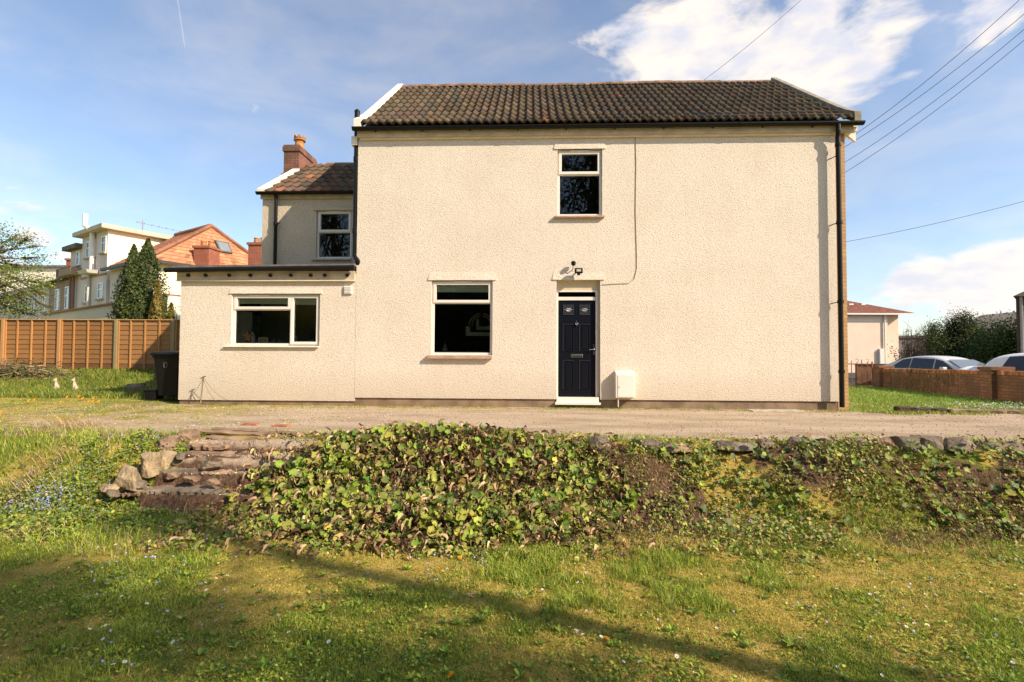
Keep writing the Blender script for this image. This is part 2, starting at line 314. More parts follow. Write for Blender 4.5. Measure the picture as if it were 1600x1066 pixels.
# ------------------------------------------------------------------ terrain
LAWNZ = -.63
STX0, STX1 = -4.05, -2.45          # the flight of garden steps
STEPS = [(-4.28, 0.0), (-4.52, -.12), (-4.76, -.27), (-5.02, -.42)]   # nosing y, tread height
def mound(x, y):
    """1 at the heart of the leafy mound, 0 at its edge"""
    u = (x+1.0)/2.15; v = (y+4.98)/1.0
    d = np.sqrt(u*u+v*v)+.13*(fbm(x, y, 1.6, 3, 3)-.5)
    return np.clip(1-d, 0, 1)
def h(x, y):
    x = np.asarray(x, float); y = np.asarray(y, float)
    top = -4.28+.06*np.sin(x*1.3)+.05*np.sin(x*3.1+1)
    wid = .95+.35*sstep(-3.5, -6, x)+.25*sstep(1, 5, x)
    z = LAWNZ*sstep(0, 1, (top-y)/wid)
    z = z-.10*sstep(-6, -9.5, y)*0 + .03*(fbm(x, y, .7, 3, 5)-.5)*sstep(-4.4, -5.5, y)
    z = z+.018*(fbm(x, y, 3.5, 3, 8)-.5)*2*sstep(-4.3, -4.6, y)
    z = z+.008*(fbm(x, y, 2.5, 3, 9)-.5)*sstep(-5, -4, y)
    m = mound(x, y); z = z+.06*sstep(0, .5, m)*sstep(-3.9, -4.5, y)
    # lawn behind, rising to the fence
    z = z+.44*sstep(2.4, 5.6, y)*sstep(-5.5, -8.0, x)
    z = z-.055*sstep(-1.3, -.25, y)*(1-sstep(.2, 2.2, y))*sstep(-9, -7.4, x)*(1-sstep(6.6, 8.5, x))
    # right: the plot falls slightly to the street
    z = z-.33*sstep(6.5, 12, y+.45*(x-9)*0)*sstep(7, 9, x)
    # steps
    ins = sstep(STX0-.1, STX0, x)*(1-sstep(STX1, STX1+.25, x))*(y < -4.2)*(y > -5.35)
    zs = np.where(y > -4.42, -.02-.12*sstep(-4.30, -4.36, y), np.where(y > -4.60, -.15-.0*y, np.where(y > -4.84, -.30, np.where(y > -5.08, -.45, -.57))))
    z = z*(1-ins)+zs*ins
    return z
def axis_(lo, hi, st, far):
    a = list(np.arange(lo, hi, st)); d = st; x = hi
    while x < far: a.append(x); d *= 1.22; x += d
    d = st; x = lo-st
    while x > -far: a.insert(0, x); d *= 1.22; x -= d
    return np.array(a)
def smoothblob(x, y, cx, cy, rx, ry): return np.clip(1-np.sqrt(((x-cx)/rx)**2+((y-cy)/ry)**2), 0, 1)
def masks(x, y):
    n = fbm(x, y, .9, 4, 21); n2 = fbm(x, y, 2.7, 4, 31); n3 = fbm(x, y, 7, 3, 37)
    # gravel track
    front = -3.98+.5*(n2-.5); 
    g = sstep(front-.06, front+.22, y)*(1-sstep(-.55, -.10, y+.6*(n2-.5)+np.where(x > 6.5, .55, 0)+np.where(x > 10, .3, 0)))
    lft = 1-sstep(-3.0, -6.5, x+1.6*(n-.5)); g = g*(.30+.70*lft)
    near_l = (x < -3)*(1-sstep(-.2, 1.2, y-.15*(x+8)+.6*(n-.5)))*(y > -3.9); g = np.maximum(g, .55*near_l*sstep(.40, .60, n2)*sstep(-12, -7, x))
    g = np.where((x > STX0) & (x < STX1+.3) & (y < -4.2) & (y > -5.3), np.where(((y > -4.42) & (y < -4.33)) | ((y > -4.68) & (y < -4.56)) | ((y > -4.93) & (y < -4.80)) | (y < -5.06), .1, .35+.75*sstep(.35, .6, n2)), g)
    g = np.where((np.abs(x) < 7.4) & (y > -.35), np.maximum(g, .6*sstep(.4, .55, n2)), g)
    # green strip in the track's crown, right side
    g = g
    # soil
    bank = sstep(-4.2, -4.4, y)*(1-sstep(-5.15, -5.9, y+.5*(n-.5)))*(x > -2.6)
    s = bank*sstep(.38, .58, fbm(x, y, 1.4, 4, 44))
    s = np.maximum(s, 1.5*smoothblob(x, y, .75, -4.75, .75, .4)); s = np.maximum(s, 1.2*smoothblob(x, y, 3.1, -4.75, .8, .3)); s = np.maximum(s, 1.1*smoothblob(x, y, .4, -5.3, .7, .3))
    s = np.maximum(s, sstep(.05, .3, mound(x, y)))
    ins = (x > STX0)*(x < STX1+.3)*(y < -4.2)*(y > -5.3); s = np.where(ins, .95, s)
    s = np.clip(s, 0, 1)
    # moss in lawn
    m = sstep(.42, .60, fbm(x, y, 1.1, 4, 55)*.6+n2*.4)
    m = np.where(y > -4.2, np.where(x < 0, .55*m+.35*(1-sstep(-.5, 1.5, y)), m*.35), m)
    m = np.where((x > 6.5) & (y > -.2), .12, m)
    return np.clip(g, 0, 1), np.clip(s, 0, 1), np.clip(m, 0, 1)
def build_ground():
    xs = axis_(-11, 13, .065, 2500); ys = axis_(-9.3, 6.5, .065, 2500)
    X, Y = np.meshgrid(xs, ys); Z = h(X, Y); nx, ny = len(xs), len(ys)
    V = np.stack([X, Y, Z], -1).reshape(-1, 3)
    i = np.arange(nx*ny).reshape(ny, nx); q = np.stack([i[:-1, :-1], i[:-1, 1:], i[1:, 1:], i[1:, :-1]], -1).reshape(-1, 4)
    g, s, m = masks(X, Y); T = np.stack([g, s, m], -1).reshape(-1, 3)
    mt = bpy.data.materials.new('ground'); mt.use_nodes = True; nt = mt.node_tree; N = nt.nodes; L = nt.links; b = N['Principled BSDF']
    b.inputs['Roughness'].default_value = .97; b.inputs['Specular IOR Level'].default_value = .1
    a = N.new('ShaderNodeAttribute'); a.attribute_name = 'tint'; sp = N.new('ShaderNodeSeparateColor'); L.new(a.outputs['Color'], sp.inputs[0])
    tc = N.new('ShaderNodeTexCoord')
    def noise(sc, det=6, rough=.6):
        n = N.new('ShaderNodeTexNoise'); n.inputs['Scale'].default_value = sc; n.inputs['Detail'].default_value = det; n.inputs['Roughness'].default_value = rough
        L.new(tc.outputs['Object'], n.inputs['Vector']); return n.outputs['Fac']
    def ramp(f, stops):
        r_ = N.new('ShaderNodeValToRGB'); e = r_.color_ramp.elements
        while len(e) < len(stops): e.new(.5)
        for k, (p, c) in enumerate(stops): e[k].position = p; e[k].color = (*c, 1)
        L.new(f, r_.inputs[0]); return r_.outputs[0]
    def mix(f, A, B):
        n = N.new('ShaderNodeMix'); n.data_type = 'RGBA'; L.new(f, n.inputs[0]); L.new(A, n.inputs[6]); L.new(B, n.inputs[7]); return n.outputs[2]
    def edge(f, nz):     # break a soft mask with noise
        s_ = N.new('ShaderNodeMath'); s_.operation = 'MULTIPLY_ADD'; L.new(nz, s_.inputs[0]); s_.inputs[1].default_value = .9; L.new(f, s_.inputs[2])
        r_ = N.new('ShaderNodeMapRange'); r_.interpolation_type = 'SMOOTHSTEP'; r_.inputs['From Min'].default_value = .66; r_.inputs['From Max'].default_value = 1.14; L.new(s_.outputs[0], r_.inputs['Value']); return r_.outputs[0]
    n9, n30, n90, n2 = noise(9), noise(30), noise(110, 3), noise(1.7)
    grass = ramp(n30, [(.3, (.09, .12, .015)), (.5, (.20, .23, .03)), (.7, (.34, .31, .06))])
    moss = ramp(n9, [(.3, (.24, .20, .035)), (.5, (.46, .34, .07)), (.72, (.60, .42, .14))])
    soil = ramp(n30, [(.3, (.06, .034, .02)), (.5, (.14, .08, .048)), (.72, (.26, .165, .10))])
    grav = ramp(noise(46, 8, .75), [(.36, (.24, .165, .10)), (.5, (.50, .38, .26)), (.62, (.78, .64, .47))])
    mpx = N.new('ShaderNodeMapping'); mpx.inputs['Scale'].default_value = (.5, 1.7, 1); L.new(tc.outputs['Object'], mpx.inputs[0]); nst = N.new('ShaderNodeTexNoise'); nst.inputs['Scale'].default_value = 1.3; nst.inputs['Detail'].default_value = 7; L.new(mpx.outputs[0], nst.inputs['Vector'])
    grav2 = ramp(nst.outputs['Fac'], [(.36, (.34, .245, .15)), (.5, (.54, .41, .28)), (.62, (.66, .52, .37))]); 
    mm = N.new('ShaderNodeMix'); mm.data_type = 'RGBA'; mm.inputs[0].default_value = .5; L.new(grav, mm.inputs[6]); L.new(grav2, mm.inputs[7]); grav = mm.outputs[2]
    c = mix(edge(sp.outputs[2], n9), grass, moss); c = mix(edge(sp.outputs[1], n30), c, soil); c = mix(edge(sp.outputs[0], n9), c, grav)
    L.new(c, b.inputs['Base Color'])
    bp = N.new('ShaderNodeBump'); bp.inputs['Strength'].default_value = .9; bp.inputs['Distance'].default_value = .02; L.new(n90, bp.inputs['Height'])
    b2 = N.new('ShaderNodeBump'); b2.inputs['Strength'].default_value = .7; b2.inputs['Distance'].default_value = .04; L.new(n30, b2.inputs['Height']); L.new(bp.outputs[0], b2.inputs['Normal'])
    L.new(b2.outputs[0], b.inputs['Normal'])
    o = npmesh('ground', V, [q], mt, T, smooth=True); tag(o, kind='structure')
build_ground()

# ------------------------------------------------------------------ the house
XL, XR = -3.642, 6.266; ZP = .12; ZT = 5.59
house = thing('end_terrace_house', 'large cream roughcast house with brown tiled roof and navy front door', 'house', (1.3, 3, 0))
def X(px, py, Y=0.0): return at(px, py, Y)[0]
def Z(px, py, Y=0.0): return at(px, py, Y)[1]
def wall_with_holes(mb, x0, x1, z0, z1, y, holes, depth=.11, th=.28):
    xs = sorted({x0, x1, *[v for hh in holes for v in hh[:2]]}); zs = sorted({z0, z1, *[v for hh in holes for v in hh[2:]]})
    for i in range(len(xs)-1):
        for j in range(len(zs)-1):
            cx, cz = (xs[i]+xs[i+1])/2, (zs[j]+zs[j+1])/2
            if any(a < cx < b and c < cz < d for a, b, c, d in holes): continue
            for yy in (y, y+th):
                mb.add([(xs[i], yy, zs[j]), (xs[i+1], yy, zs[j]), (xs[i+1], yy, zs[j+1]), (xs[i], yy, zs[j+1])], [(0, 1, 2, 3)])
    for a, b, c, d in holes:
        for (p, q) in (((a, c), (a, d)), ((b, c), (b, d)), ((a, d), (b, d)), ((a, c), (b, c))):
            mb.add([(p[0], y, p[1]), (q[0], y, q[1]), (q[0], y+th, q[1]), (p[0], y+th, p[1])], [(0, 1, 2, 3)])
    for (p, q) in (((x0, z0), (x0, z1)), ((x1, z0), (x1, z1)), ((x0, z1), (x1, z1)), ((x0, z0), (x1, z0))):
        mb.add([(p[0], y, p[1]), (q[0], y, q[1]), (q[0], y+th, q[1]), (p[0], y+th, p[1])], [(0, 1, 2, 3)])
def hole(px0, px1, py0, py1, Y=0.0):
    cx, cy = (px0+px1)/2, (py0+py1)/2
    return (X(px0, cy, Y), X(px1, cy, Y), Z(cx, py1, Y), Z(cx, py0, Y))
W_LOW = hole(674, 769.5, 438, 555); W_UP = hole(871, 941, 233, 337.5); W_EXT = hole(361.5, 499.5, 459, 540.5)
DOOR = list(hole(869.5, 938, 437.5, 637)); DOOR[2] = -.02; DOOR = tuple(DOOR)
YW = 1.85
W_WING = hole(494, 549, 328, 404, YW)

mb = MB(); wall_with_holes(mb, XL, XR, ZP, ZT+.12, 0, [W_LOW, W_UP, (DOOR[0], DOOR[1], ZP, DOOR[3])])
RD = 3.123; ZR = 8.478               # ridge distance and height
ZE = 5.80                            # roof surface above the front wall
for xx in (XL, XR-.28):              # gable walls
    mb.prism([(.28, ZP), (2*RD-.28, ZP), (2*RD, ZE), (RD, ZR-.12), (0.02, ZE-.05), (.28, ZE-.05)], xx, xx+.28, 'x')
mb.box(XL, XR, 2*RD-.28, 2*RD, ZP, ZT)
main_wall = mb.build('wall', CREAM, house)
mb = MB(); mb.box(XL-.005, DOOR[0]-.01, .03, .3, -.3, ZP-.002); mb.box(DOOR[1]+.01, XR-.012, .03, .3, -.3, ZP-.002)
mb.build('plinth', PLINTH, house)
mb = MB(); mb.box(XL, XR, .012, .09, ZP-.004, ZP+.0005)      # bell drip under the render
for w, m0 in ((W_LOW, .068), (W_UP, .064)):
    pass
def lintel(hw, Y, ov=.075, hh=.17, slope=.03):
    m_ = MB(); a, b, c, d = hw
    m_.add([(a-ov, Y-.020, d), (b+ov, Y-.020, d), (b+ov, Y+.02, d), (a-ov, Y+.02, d), (a-ov+slope, Y-.003, d+hh), (b+ov-slope, Y-.003, d+hh), (b+ov-slope, Y+.02, d+hh), (a-ov+slope, Y+.02, d+hh)],
           [(0, 1, 2, 3), (4, 5, 6, 7), (0, 1, 5, 4), (1, 2, 6, 5), (2, 3, 7, 6), (3, 0, 4, 7)])
    return m_.build('lintel', CREAM, house)
lintel(W_LOW, 0); lintel(W_UP, 0); lintel(DOOR, 0, .09, .16)

def sash(fr, x0, x1, z0, z1, y, w=.055, d=.05):
    fr.box(x0, x1, y, y+d, z0, z0+w); fr.box(x0, x1, y, y+d, z1-w, z1); fr.box(x0, x0+w, y, y+d, z0+w, z1-w); fr.box(x1-w, x1, y, y+d, z0+w, z1-w)
def window(hw, Y, cells, sillspec, vent=None, blind=None, depth=1.6, label=None, sillm=None):
    """cells: list of (fx0,fx1,fz0,fz1,opening?) in fractions; an opening light has its own sash, proud of the frame"""
    a, b, c, d = hw; y = Y+.055; fr = MB(); fw_ = .05
    sash(fr, a+.002, b-.002, c+.002, d-.002, y, fw_, .07)
    glass = []
    ed_x = sorted({v for cc in cells for v in cc[:2]}); 
    for (fx0, fx1, fz0, fz1, op) in cells:
        x0, x1 = a+(b-a)*fx0, a+(b-a)*fx1; z0, z1 = c+(d-c)*fz0, c+(d-c)*fz1
        if fz0 > 0: fr.box(x0+fw_*.6, x1-fw_*.6, y+.003, y+.067, z0-.02, z0+.02)
        if fx0 > 0: fr.box(x0-.02, x0+.02, y+.004, y+.066, max(z0, c+fw_), min(z1, d-fw_))
        gx0, gx1, gz0, gz1 = x0+(.02 if fx0 > 0 else fw_), x1-(.02 if fx1 < 1 else fw_), z0+(.02 if fz0 > 0 else fw_), z1-(.02 if fz1 < 1 else fw_)
        if op:
            sash(fr, gx0-.018, gx1+.018, gz0-.018, gz1+.018, y-.022, .058, .06); gx0 += .04; gx1 -= .04; gz0 += .04; gz1 -= .04
        glass.append((gx0, gx1, gz0, gz1))
    win = fr.build('window', UPVC, house, bevel=.004)
    if label: win['label'] = label
    for (gx0, gx1, gz0, gz1) in glass:
        MB().box(gx0-.01, gx1+.01, y+.028, y+.034, gz0-.01, gz1+.01).build('pane', GLASS, win)
    sx0, sx1, sp, st, smt = sillspec
    s_ = MB(); s_.add([(a-sx0, Y-sp, c-st), (b+sx1, Y-sp, c-st), (b+sx1, Y+.07, c-st), (a-sx0, Y+.07, c-st), (a-sx0, Y-sp, c-.012), (b+sx1, Y-sp, c-.012), (b+sx1, Y+.07, c+.001), (a-sx0, Y+.07, c+.001)],
                      [(0, 1, 2, 3), (4, 5, 6, 7), (0, 1, 5, 4), (1, 2, 6, 5), (2, 3, 7, 6), (3, 0, 4, 7)]); s_.build('sill', smt, win, bevel=.004)
    if vent:
        v0, v1 = a+(b-a)*vent[0], a+(b-a)*vent[1]; MB().box(v0, v1, y-.04, y-.022, d-.04, d-.018).build('trickle_vent', UPVC, win, bevel=.003)
    if blind:
        for (gx0, gx1, gz0, gz1), bl in zip(glass, blind):
            if bl: MB().box(gx0-.03, gx1+.03, y+.085, y+.089, gz1-bl*(gz1-gz0), gz1+.03).build('roller_blind', BLIND, win)
    # the dim room behind
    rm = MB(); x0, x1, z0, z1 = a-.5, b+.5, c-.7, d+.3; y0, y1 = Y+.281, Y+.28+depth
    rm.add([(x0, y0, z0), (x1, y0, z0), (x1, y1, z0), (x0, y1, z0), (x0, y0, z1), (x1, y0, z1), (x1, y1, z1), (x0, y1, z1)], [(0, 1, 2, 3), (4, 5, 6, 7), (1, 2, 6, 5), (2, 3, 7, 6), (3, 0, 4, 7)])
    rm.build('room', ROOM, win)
    MB().box(a+.002, b-.002, y+.071, Y+.33, c-.03, c+.068).build('inner_sill', UPVC, win)
    return win
window(W_LOW, 0, [(0, 1, 0, .70, 0), (0, 1, .70, 1, 1)], (.075, .0, .09, .075, SILLR), (.36, .66), [0, .45], depth=2.5)
window(W_UP, 0, [(0, 1, 0, .63, 0), (0, 1, .63, 1, 1)], (.06, .04, .075, .05, SILLR), (.28, .72), depth=2.2)

# extension ------------------------------------------------------------------
YE = .004; EXL = X(280.5, 540, YE); EZT = Z(420, 428, YE); EZF = Z(420, 440, YE)
W_EXT = hole(361.5, 499.5, 459, 540.5, YE)
mb = MB(); wall_with_holes(mb, EXL, XL, .045, EZT, YE, [W_EXT]); mb.box(EXL, EXL+.28, YE+.28, YW, .045, EZT)
mb.build('extension_wall', CREAM, house)
MB().box(EXL+.012, XL, YE+.03, YE+.25, -.3, .043).build('plinth', PLINTH, house)
m_ = MB(); a, b, c, d = W_EXT
m_.add([(a-.05, YE-.02, d), (b+.05, YE-.02, d), (b+.05, YE+.03, d), (a-.05, YE+.03, d), (a-.03, YE-.002, d+.12), (b+.03, YE-.002, d+.12), (b+.03, YE+.03, d+.12), (a-.03, YE+.03, d+.12)],
       [(0, 1, 2, 3), (4, 5, 6, 7), (0, 1, 5, 4), (1, 2, 6, 5), (2, 3, 7, 6), (3, 0, 4, 7)]); m_.build('lintel', CREAM, house)
kw = window(W_EXT, YE, [(0, .66, 0, .70, 0), (0, .66, .70, 1, 1), (.66, 1, 0, 1, 1)], (.13, .0, .06, .03, UPVC), (.19, .42), [0, .62, .14], depth=2.0)
# fascia board with its row of drain bosses
MB().box(EXL-.06, XL-.02, YE-.055, YE-.004, EZF, EZT+.05).build('fascia_board', DARKCREAM, house)
MB().box(EXL-.06, XL-.02, YE-.07, YE-.05, EZF-.002, EZF+.02).build('drip_bead', SMOOTH, house)
for px in (295, 322, 359, 392, 423, 455, 486, 508, 543):
    x_, z_ = at(px, 430.5, YE-.06); MB().tube([(x_, YE-.057, z_), (x_, YE-.10, z_)], .034, 12).build('drain_boss', BLACKM, house)
g = MB(); zt_ = Z(420, 420, YE-.15)
g.tube([(EXL-.23, YE-.17, zt_-.03), (XL+.02, YE-.17, zt_+.02)], .05, 10); g.box(EXL-.25, EXL-.05, YE-.2, YE-.12, zt_-.06, zt_); g.build('extension_gutter', BLACKP, house)
r_ = MB(); r_.add([(EXL-.10, YE-.14, zt_+.02), (XL, YE-.14, zt_+.06), (XL, YW, zt_+.10), (EXL-.10, YW, zt_+.06), (EXL-.10, YE-.14, zt_+.07), (XL, YE-.14, zt_+.105), (XL, YW, zt_+.19), (EXL-.10, YW, zt_+.15)],
                  [(0, 1, 2, 3), (4, 5, 6, 7), (0, 1, 5, 4), (1, 2, 6, 5), (2, 3, 7, 6), (3, 0, 4, 7)])
r_.build('extension_roof', mat('grey_felt', (.19, .165, .13), .95, .3, 5, .4, 60, .005), house)
# rear wing -------------------------------------------------------------------
WXL = X(409, 380, YW); WZE = Z(480, 304, YW); 
mb = MB(); wall_with_holes(mb, WXL, XL+.3, 0, WZE, YW, [W_WING], th=.25)
mb.prism([(YW+.25, 0), (YW+5.2, 0), (YW+5.2, WZE), (YW+2.55, WZE+1.72), (YW+.0, WZE-.02), (YW+.25, WZE-.02)], WXL, WXL+.25, 'x')
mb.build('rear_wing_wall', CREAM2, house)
a, b, c, d = W_WING
arch = MB(); n = 10; top = [(a-.07+(b-a+.14)*i/n, d+.005+.07*math.sin(math.pi*i/n)) for i in range(n+1)]
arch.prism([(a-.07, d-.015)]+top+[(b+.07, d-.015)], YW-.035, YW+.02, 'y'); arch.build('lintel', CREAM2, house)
window(W_WING, YW, [(0, 1, 0, .55, 0), (0, 1, .55, 1, 1)], (.09, .0, .07, .05, DARKCREAM), (.3, .75), depth=1.5)
MB().box(WXL-.03, XL, YW-.05, YW-.003, WZE-.12, WZE+.0).build('fascia_board', DARKCREAM, house)

# tiled roofs -----------------------------------------------------------------
def tiled_roof(name, x0, x1, y0, z0, y1, z1, pitch, courses, base, kick=0, amp=.035, red=.05, seed=0):
    rg = np.random.default_rng(seed); ncol = max(1, int(round((x1-x0)/pitch))); w = (x1-x0)/ncol; ns = 8
    sl_ = math.hypot(y1-y0, z1-z0); dy, dz = (y1-y0)/sl_, (z1-z0)/sl_; nrm = (-dz, dy); V = []; Fq = []; T = []; n0 = 0
    prof = np.array([0, .30, .75, 1, .80, .38, .10, 0, 0]); 
    def pt(s, hgt):
        kk = kick*max(0, 1-s/(sl_*.22))**2
        return y0+dy*s+nrm[0]*hgt-kk*.35, z0+dz*s+nrm[1]*hgt+kk
    for c_ in range(courses):
        s0 = sl_*c_/courses; s1 = sl_*(c_+1)/courses
        for k in range(ncol):
            rj = rg.normal(0, .004); g_ = rg.normal(0, .13); t = np.array(base)*(1+g_)
            t = t*(1+rg.normal(0, .05, 3)*np.array([1.0, .6, .6])); q = rg.random()
            if q < red: t = np.array([.26, .115, .065])*(1+rg.normal(0, .2))
            elif q < red+.08: t = np.array([.07, .062, .05])
            elif q < red+.11: t = np.array([.13, .10, .055])
            t = np.clip(t, .02, .8)
            sag = .012*math.sin(k*.37+c_)+rj
            for row, (s, hh) in enumerate(((s0, -.02), (s0-.004, .045), (s0+.03, .047), (s1+.02, .004))):
                for i in range(ns+1):
                    p = amp*prof[i]*(1.0 if row else .9); y_, z_ = pt(s+sag*.6*(row < 3), hh+p); V.append((x0+(k+i/ns)*w, y_, z_)); T.append(t)
            for r2 in range(3):
                for i in range(ns): q0 = n0+r2*(ns+1)+i; Fq.append((q0, q0+1, q0+ns+2, q0+ns+1))
            n0 += 4*(ns+1)
    return npmesh(name, np.array(V), [np.array(Fq)], TILE, np.array(T), house)
GY = -.10
roof = tiled_roof('roof', XL+.10, XR+.30, GY-.02, ZE-.02, RD, ZR-.02, .172, 10, (.10, .073, .048), kick=.07, amp=.055, red=.004, seed=2)
# far slope, plain; boards under the near slope
MB().add([(XL+.02, GY+.02, ZE-.10), (XR+.3, GY+.02, ZE-.10), (XR+.3, RD, ZR-.10), (XL+.02, RD, ZR-.10)], [(0, 1, 2, 3)]).build('eaves_boards', BLACKM, roof)
MB().add([(XL, RD, ZR-.03), (XR+.3, RD, ZR-.03), (XR+.3, 2*RD+.2, ZE-.15), (XL, 2*RD+.2, ZE-.15)], [(0, 1, 2, 3)]).build('roof_underlay', mat('roof_far_slope', (.12, .095, .07), .95), roof)
rt = MB(); xx = XL+.03; n = int((XR+.3-XL)/.46); 
for i in range(n+1):
    x0 = XL+.0+i*(XR+.22-XL)/(n+1); x1 = XL+.0+(i+1)*(XR+.22-XL)/(n+1)
    pf = [(RD+.13*math.cos(t), ZR-.06+.115*math.sin(t)+.006*math.sin(i*2.1)+.015*math.sin(i*.5)) for t in np.linspace(math.pi, 0, 9)]
    rt.prism(pf, x0, x1-.006, 'x')
rt.build('ridge_tiles', RIDGE, roof)
def verge(x0, x1, m, zt=.14, name='verge_coping', kick=.07, side=1):
    v = MB(); n = 12; L0 = []; L1 = []
    for i in range(n+1):
        f = i/n; y = GY-.08+(RD-GY+.08)*f; z = ZE-.04+(ZR-ZE+.02)*f+kick*max(0, 1-f/.22)**2
        L0.append((y, z-.06)); L1.append((y, z+zt))
    v.prism(L0+L1[::-1], x0, x1, 'x')
    L2 = [(2*RD-y, z) for (y, z) in L0]; L3 = [(2*RD-y, z) for (y, z) in L1]; v.prism(L2+L3[::-1], x0, x1, 'x')
    return v.build(name, m, roof)
verge(XL-.04, XL+.105, WHITEP, .125); verge(XR+.29, XR+.42, CEMENT, .15)
MB().box(XL, XR+.32, -.09, -.005, ZT+.02, ZE+.035).build('fascia_board', DARKCREAM, house)
MB().box(XL+.05, XR+.0, -.05, -.004, ZT-.02, ZT+.018).build('soffit_bead', SMOOTH, house)
for i in range(10):
    x_ = XL+.4+i*1.0; MB().box(x_-.012, x_+.012, -.15, -.088, ZT+.11, ZT+.2).build('gutter_bracket', BLACKP, house)
g = MB(); zg = ZE-.03
gp = [(-.205+.065*math.cos(t)+.065, zg+.065*math.sin(t)) for t in np.linspace(math.pi, 2*math.pi, 9)]
gq = [(-.205+.057*math.cos(t)+.065, zg+.057*math.sin(t)) for t in np.linspace(2*math.pi, math.pi, 9)]
g.prism([(y-.02, z) for y, z in gp+gq], XL-.06, XR+.46, 'x')
g.prism([(y-.02, z) for y, z in gp], XR+.455, XR+.47, 'x'); g.prism([(y-.02, z) for y, z in gp], XL-.07, XL-.055, 'x')
for i in range(5): xx = XL+1+i*2.3; g.prism([(y-.024+(.0), z-.006) for y, z in gp], xx, xx+.08, 'x')
g.build('gutter', BLACKP, house)
# boxed white corner of the street eaves
cb_ = MB(); cb_.prism([(XR+.10, ZT+.03), (XR+.42, ZT+.05), (XR+.42, ZT+.2), (XR+.02, ZT+.2)], -.06, .5, 'y'); cb_.build('eaves_box', WHITEP, house)
MB().prism([(XR+.17, ZT+.03), (XR+.40, ZT+.03), (XR+.40, ZT-.17)], -.03, .02, 'y').build('eaves_bracket', WHITEP, house)
MB().box(XR+.001, X(1322.5, 400, .03), .03, .5, -.05, ZT+.03).build('street_brickwork', BRICKY, house)
# pipes
dp = MB(); xd = X(1311, 420, -.1)+.0
dp.tube([(xd-.01, -.16, zg-.04), (xd-.01, -.16, ZT-.0), (xd+.0, -.13, ZT-.12), (xd, -.13, .02)], .045, 12)
for z_ in (ZT-.3, 3.7, 2.1, .7): dp.tube([(xd, -.13, z_), (xd, -.13, z_+.06)], .058, 12)
for z_ in (3.73, 5.1, 2.13): dp.tube([(xd-.02, -.12, z_), (xd-.12, -.0, z_-.03)], .010, 6)
dp.build('downpipe', BLACKP, house)
sp_ = MB(); xs_, zs_ = at(556.5, 172, -.02); x2_, z2_ = at(553, 405, .05)
sp_.tube([(XL-.055, .06, zs_), (XL-.055, .06, 3.1), (XL-.05, .05, z2_+.08), (XL+.02, .0, z2_-.05), (XL+.05, .1, z2_-.2)], .055, 12)
sp_.lathe(XL-.055, .06, [(.058, zs_-.02), (.06, zs_+.015), (.03, zs_+.05)], 12)
sp_.tube([(XL-.055, .06, ZT-.45), (XL-.055, .06, ZT-.35)], .066, 12); sp_.tube([(XL-.055, .06, 3.6), (XL-.055, .06, 3.7)], .066, 12)
sp_.build('soil_pipe', BLACKP, house)
MB().box(XL-.14, XL-.02, -.03, .25, ZT-.12, ZT+.06).build('bargeboard_end', WHITEP, house)
# alarm cable down the wall and its run to the door
cp = [at(993, 214, -.01), at(994, 260, -.01), at(993, 330, -.01), at(995, 400, -.01), at(995, 420, -.01), at(991, 436, -.01), at(982, 443, -.01), at(965, 443.5, -.01), at(941, 445, -.01)]
MB().tube([(x_, -.008, z_) for x_, z_ in cp], .0065, 6).build('wall_cable', mat('painted_cable', (.42, .33, .22), .8), house)
x_, z_ = at(544, 453.5, YE-.01); v = MB(); v.box(x_-.085, x_+.085, YE-.03, YE+.01, z_-.085, z_+.085)
for k in range(5): v.box(x_-.07, x_+.07, YE-.045, YE-.03, z_-.07+k*.03, z_-.052+k*.03)
v.build('wall_vent', UPVC, house)
# front door ------------------------------------------------------------------
a, b, c, d = DOOR; yd = .10
zl0, zl1 = Z(903, 620, yd), Z(903, 470, yd); zt0, zt1 = Z(903, 464, yd), Z(903, 455.5, yd)
zpan = zt1+.02
fr = MB(); sash(fr, a+.004, b-.004-.045, zl0-.10, zpan, yd-.02, .035, .08); fr.box(a+.04, b-.09, yd-.022, yd+.058, zl1+.005, zt0-.004)
fr.box(b-.045, b-.002, yd+.02, yd+.12, 0, d-.003)
dframe = fr.build('door_frame', UPVC, house, bevel=.003)
MB().box(a+.004, b-.047, yd-.012, yd+.05, zpan+.002, d-.003).build('head_panel', mat('painted_board', (.66, .55, .36), .7, .1, 4, .2, 60, .003), dframe)
MB().box(a+.038, b-.085, yd+.01, yd+.018, zt0-.003, zt1+.0).build('fanlight_pane', GLASS, dframe)
sx = MB(); sx.box(a-.03, b+.0, -.06, yd+.1, zl0-.155, zl0-.105); sx.box(a+.002, b-.03, .0, yd-.002, zl0-.105, zl0-.004); sx.build('threshold', UPVC, house, bevel=.004)
MB().box(a+.001, b-.001, .04, .3, -.2, zl0-.157).build('doorstep', PLINTH, house)
lx0, lx1 = a+.042, b-.088; lf = MB(); lf.box(lx0, lx1, yd, yd+.045, zl0, zl1)
leaf = lf.build('front_door', NAVY, house)
pw = (lx1-lx0); P0, P1, P2, P3 = lx0+.135*pw, lx0+.415*pw, lx0+.575*pw, lx0+.85*pw
def zf(py): return Z(903, py, yd)
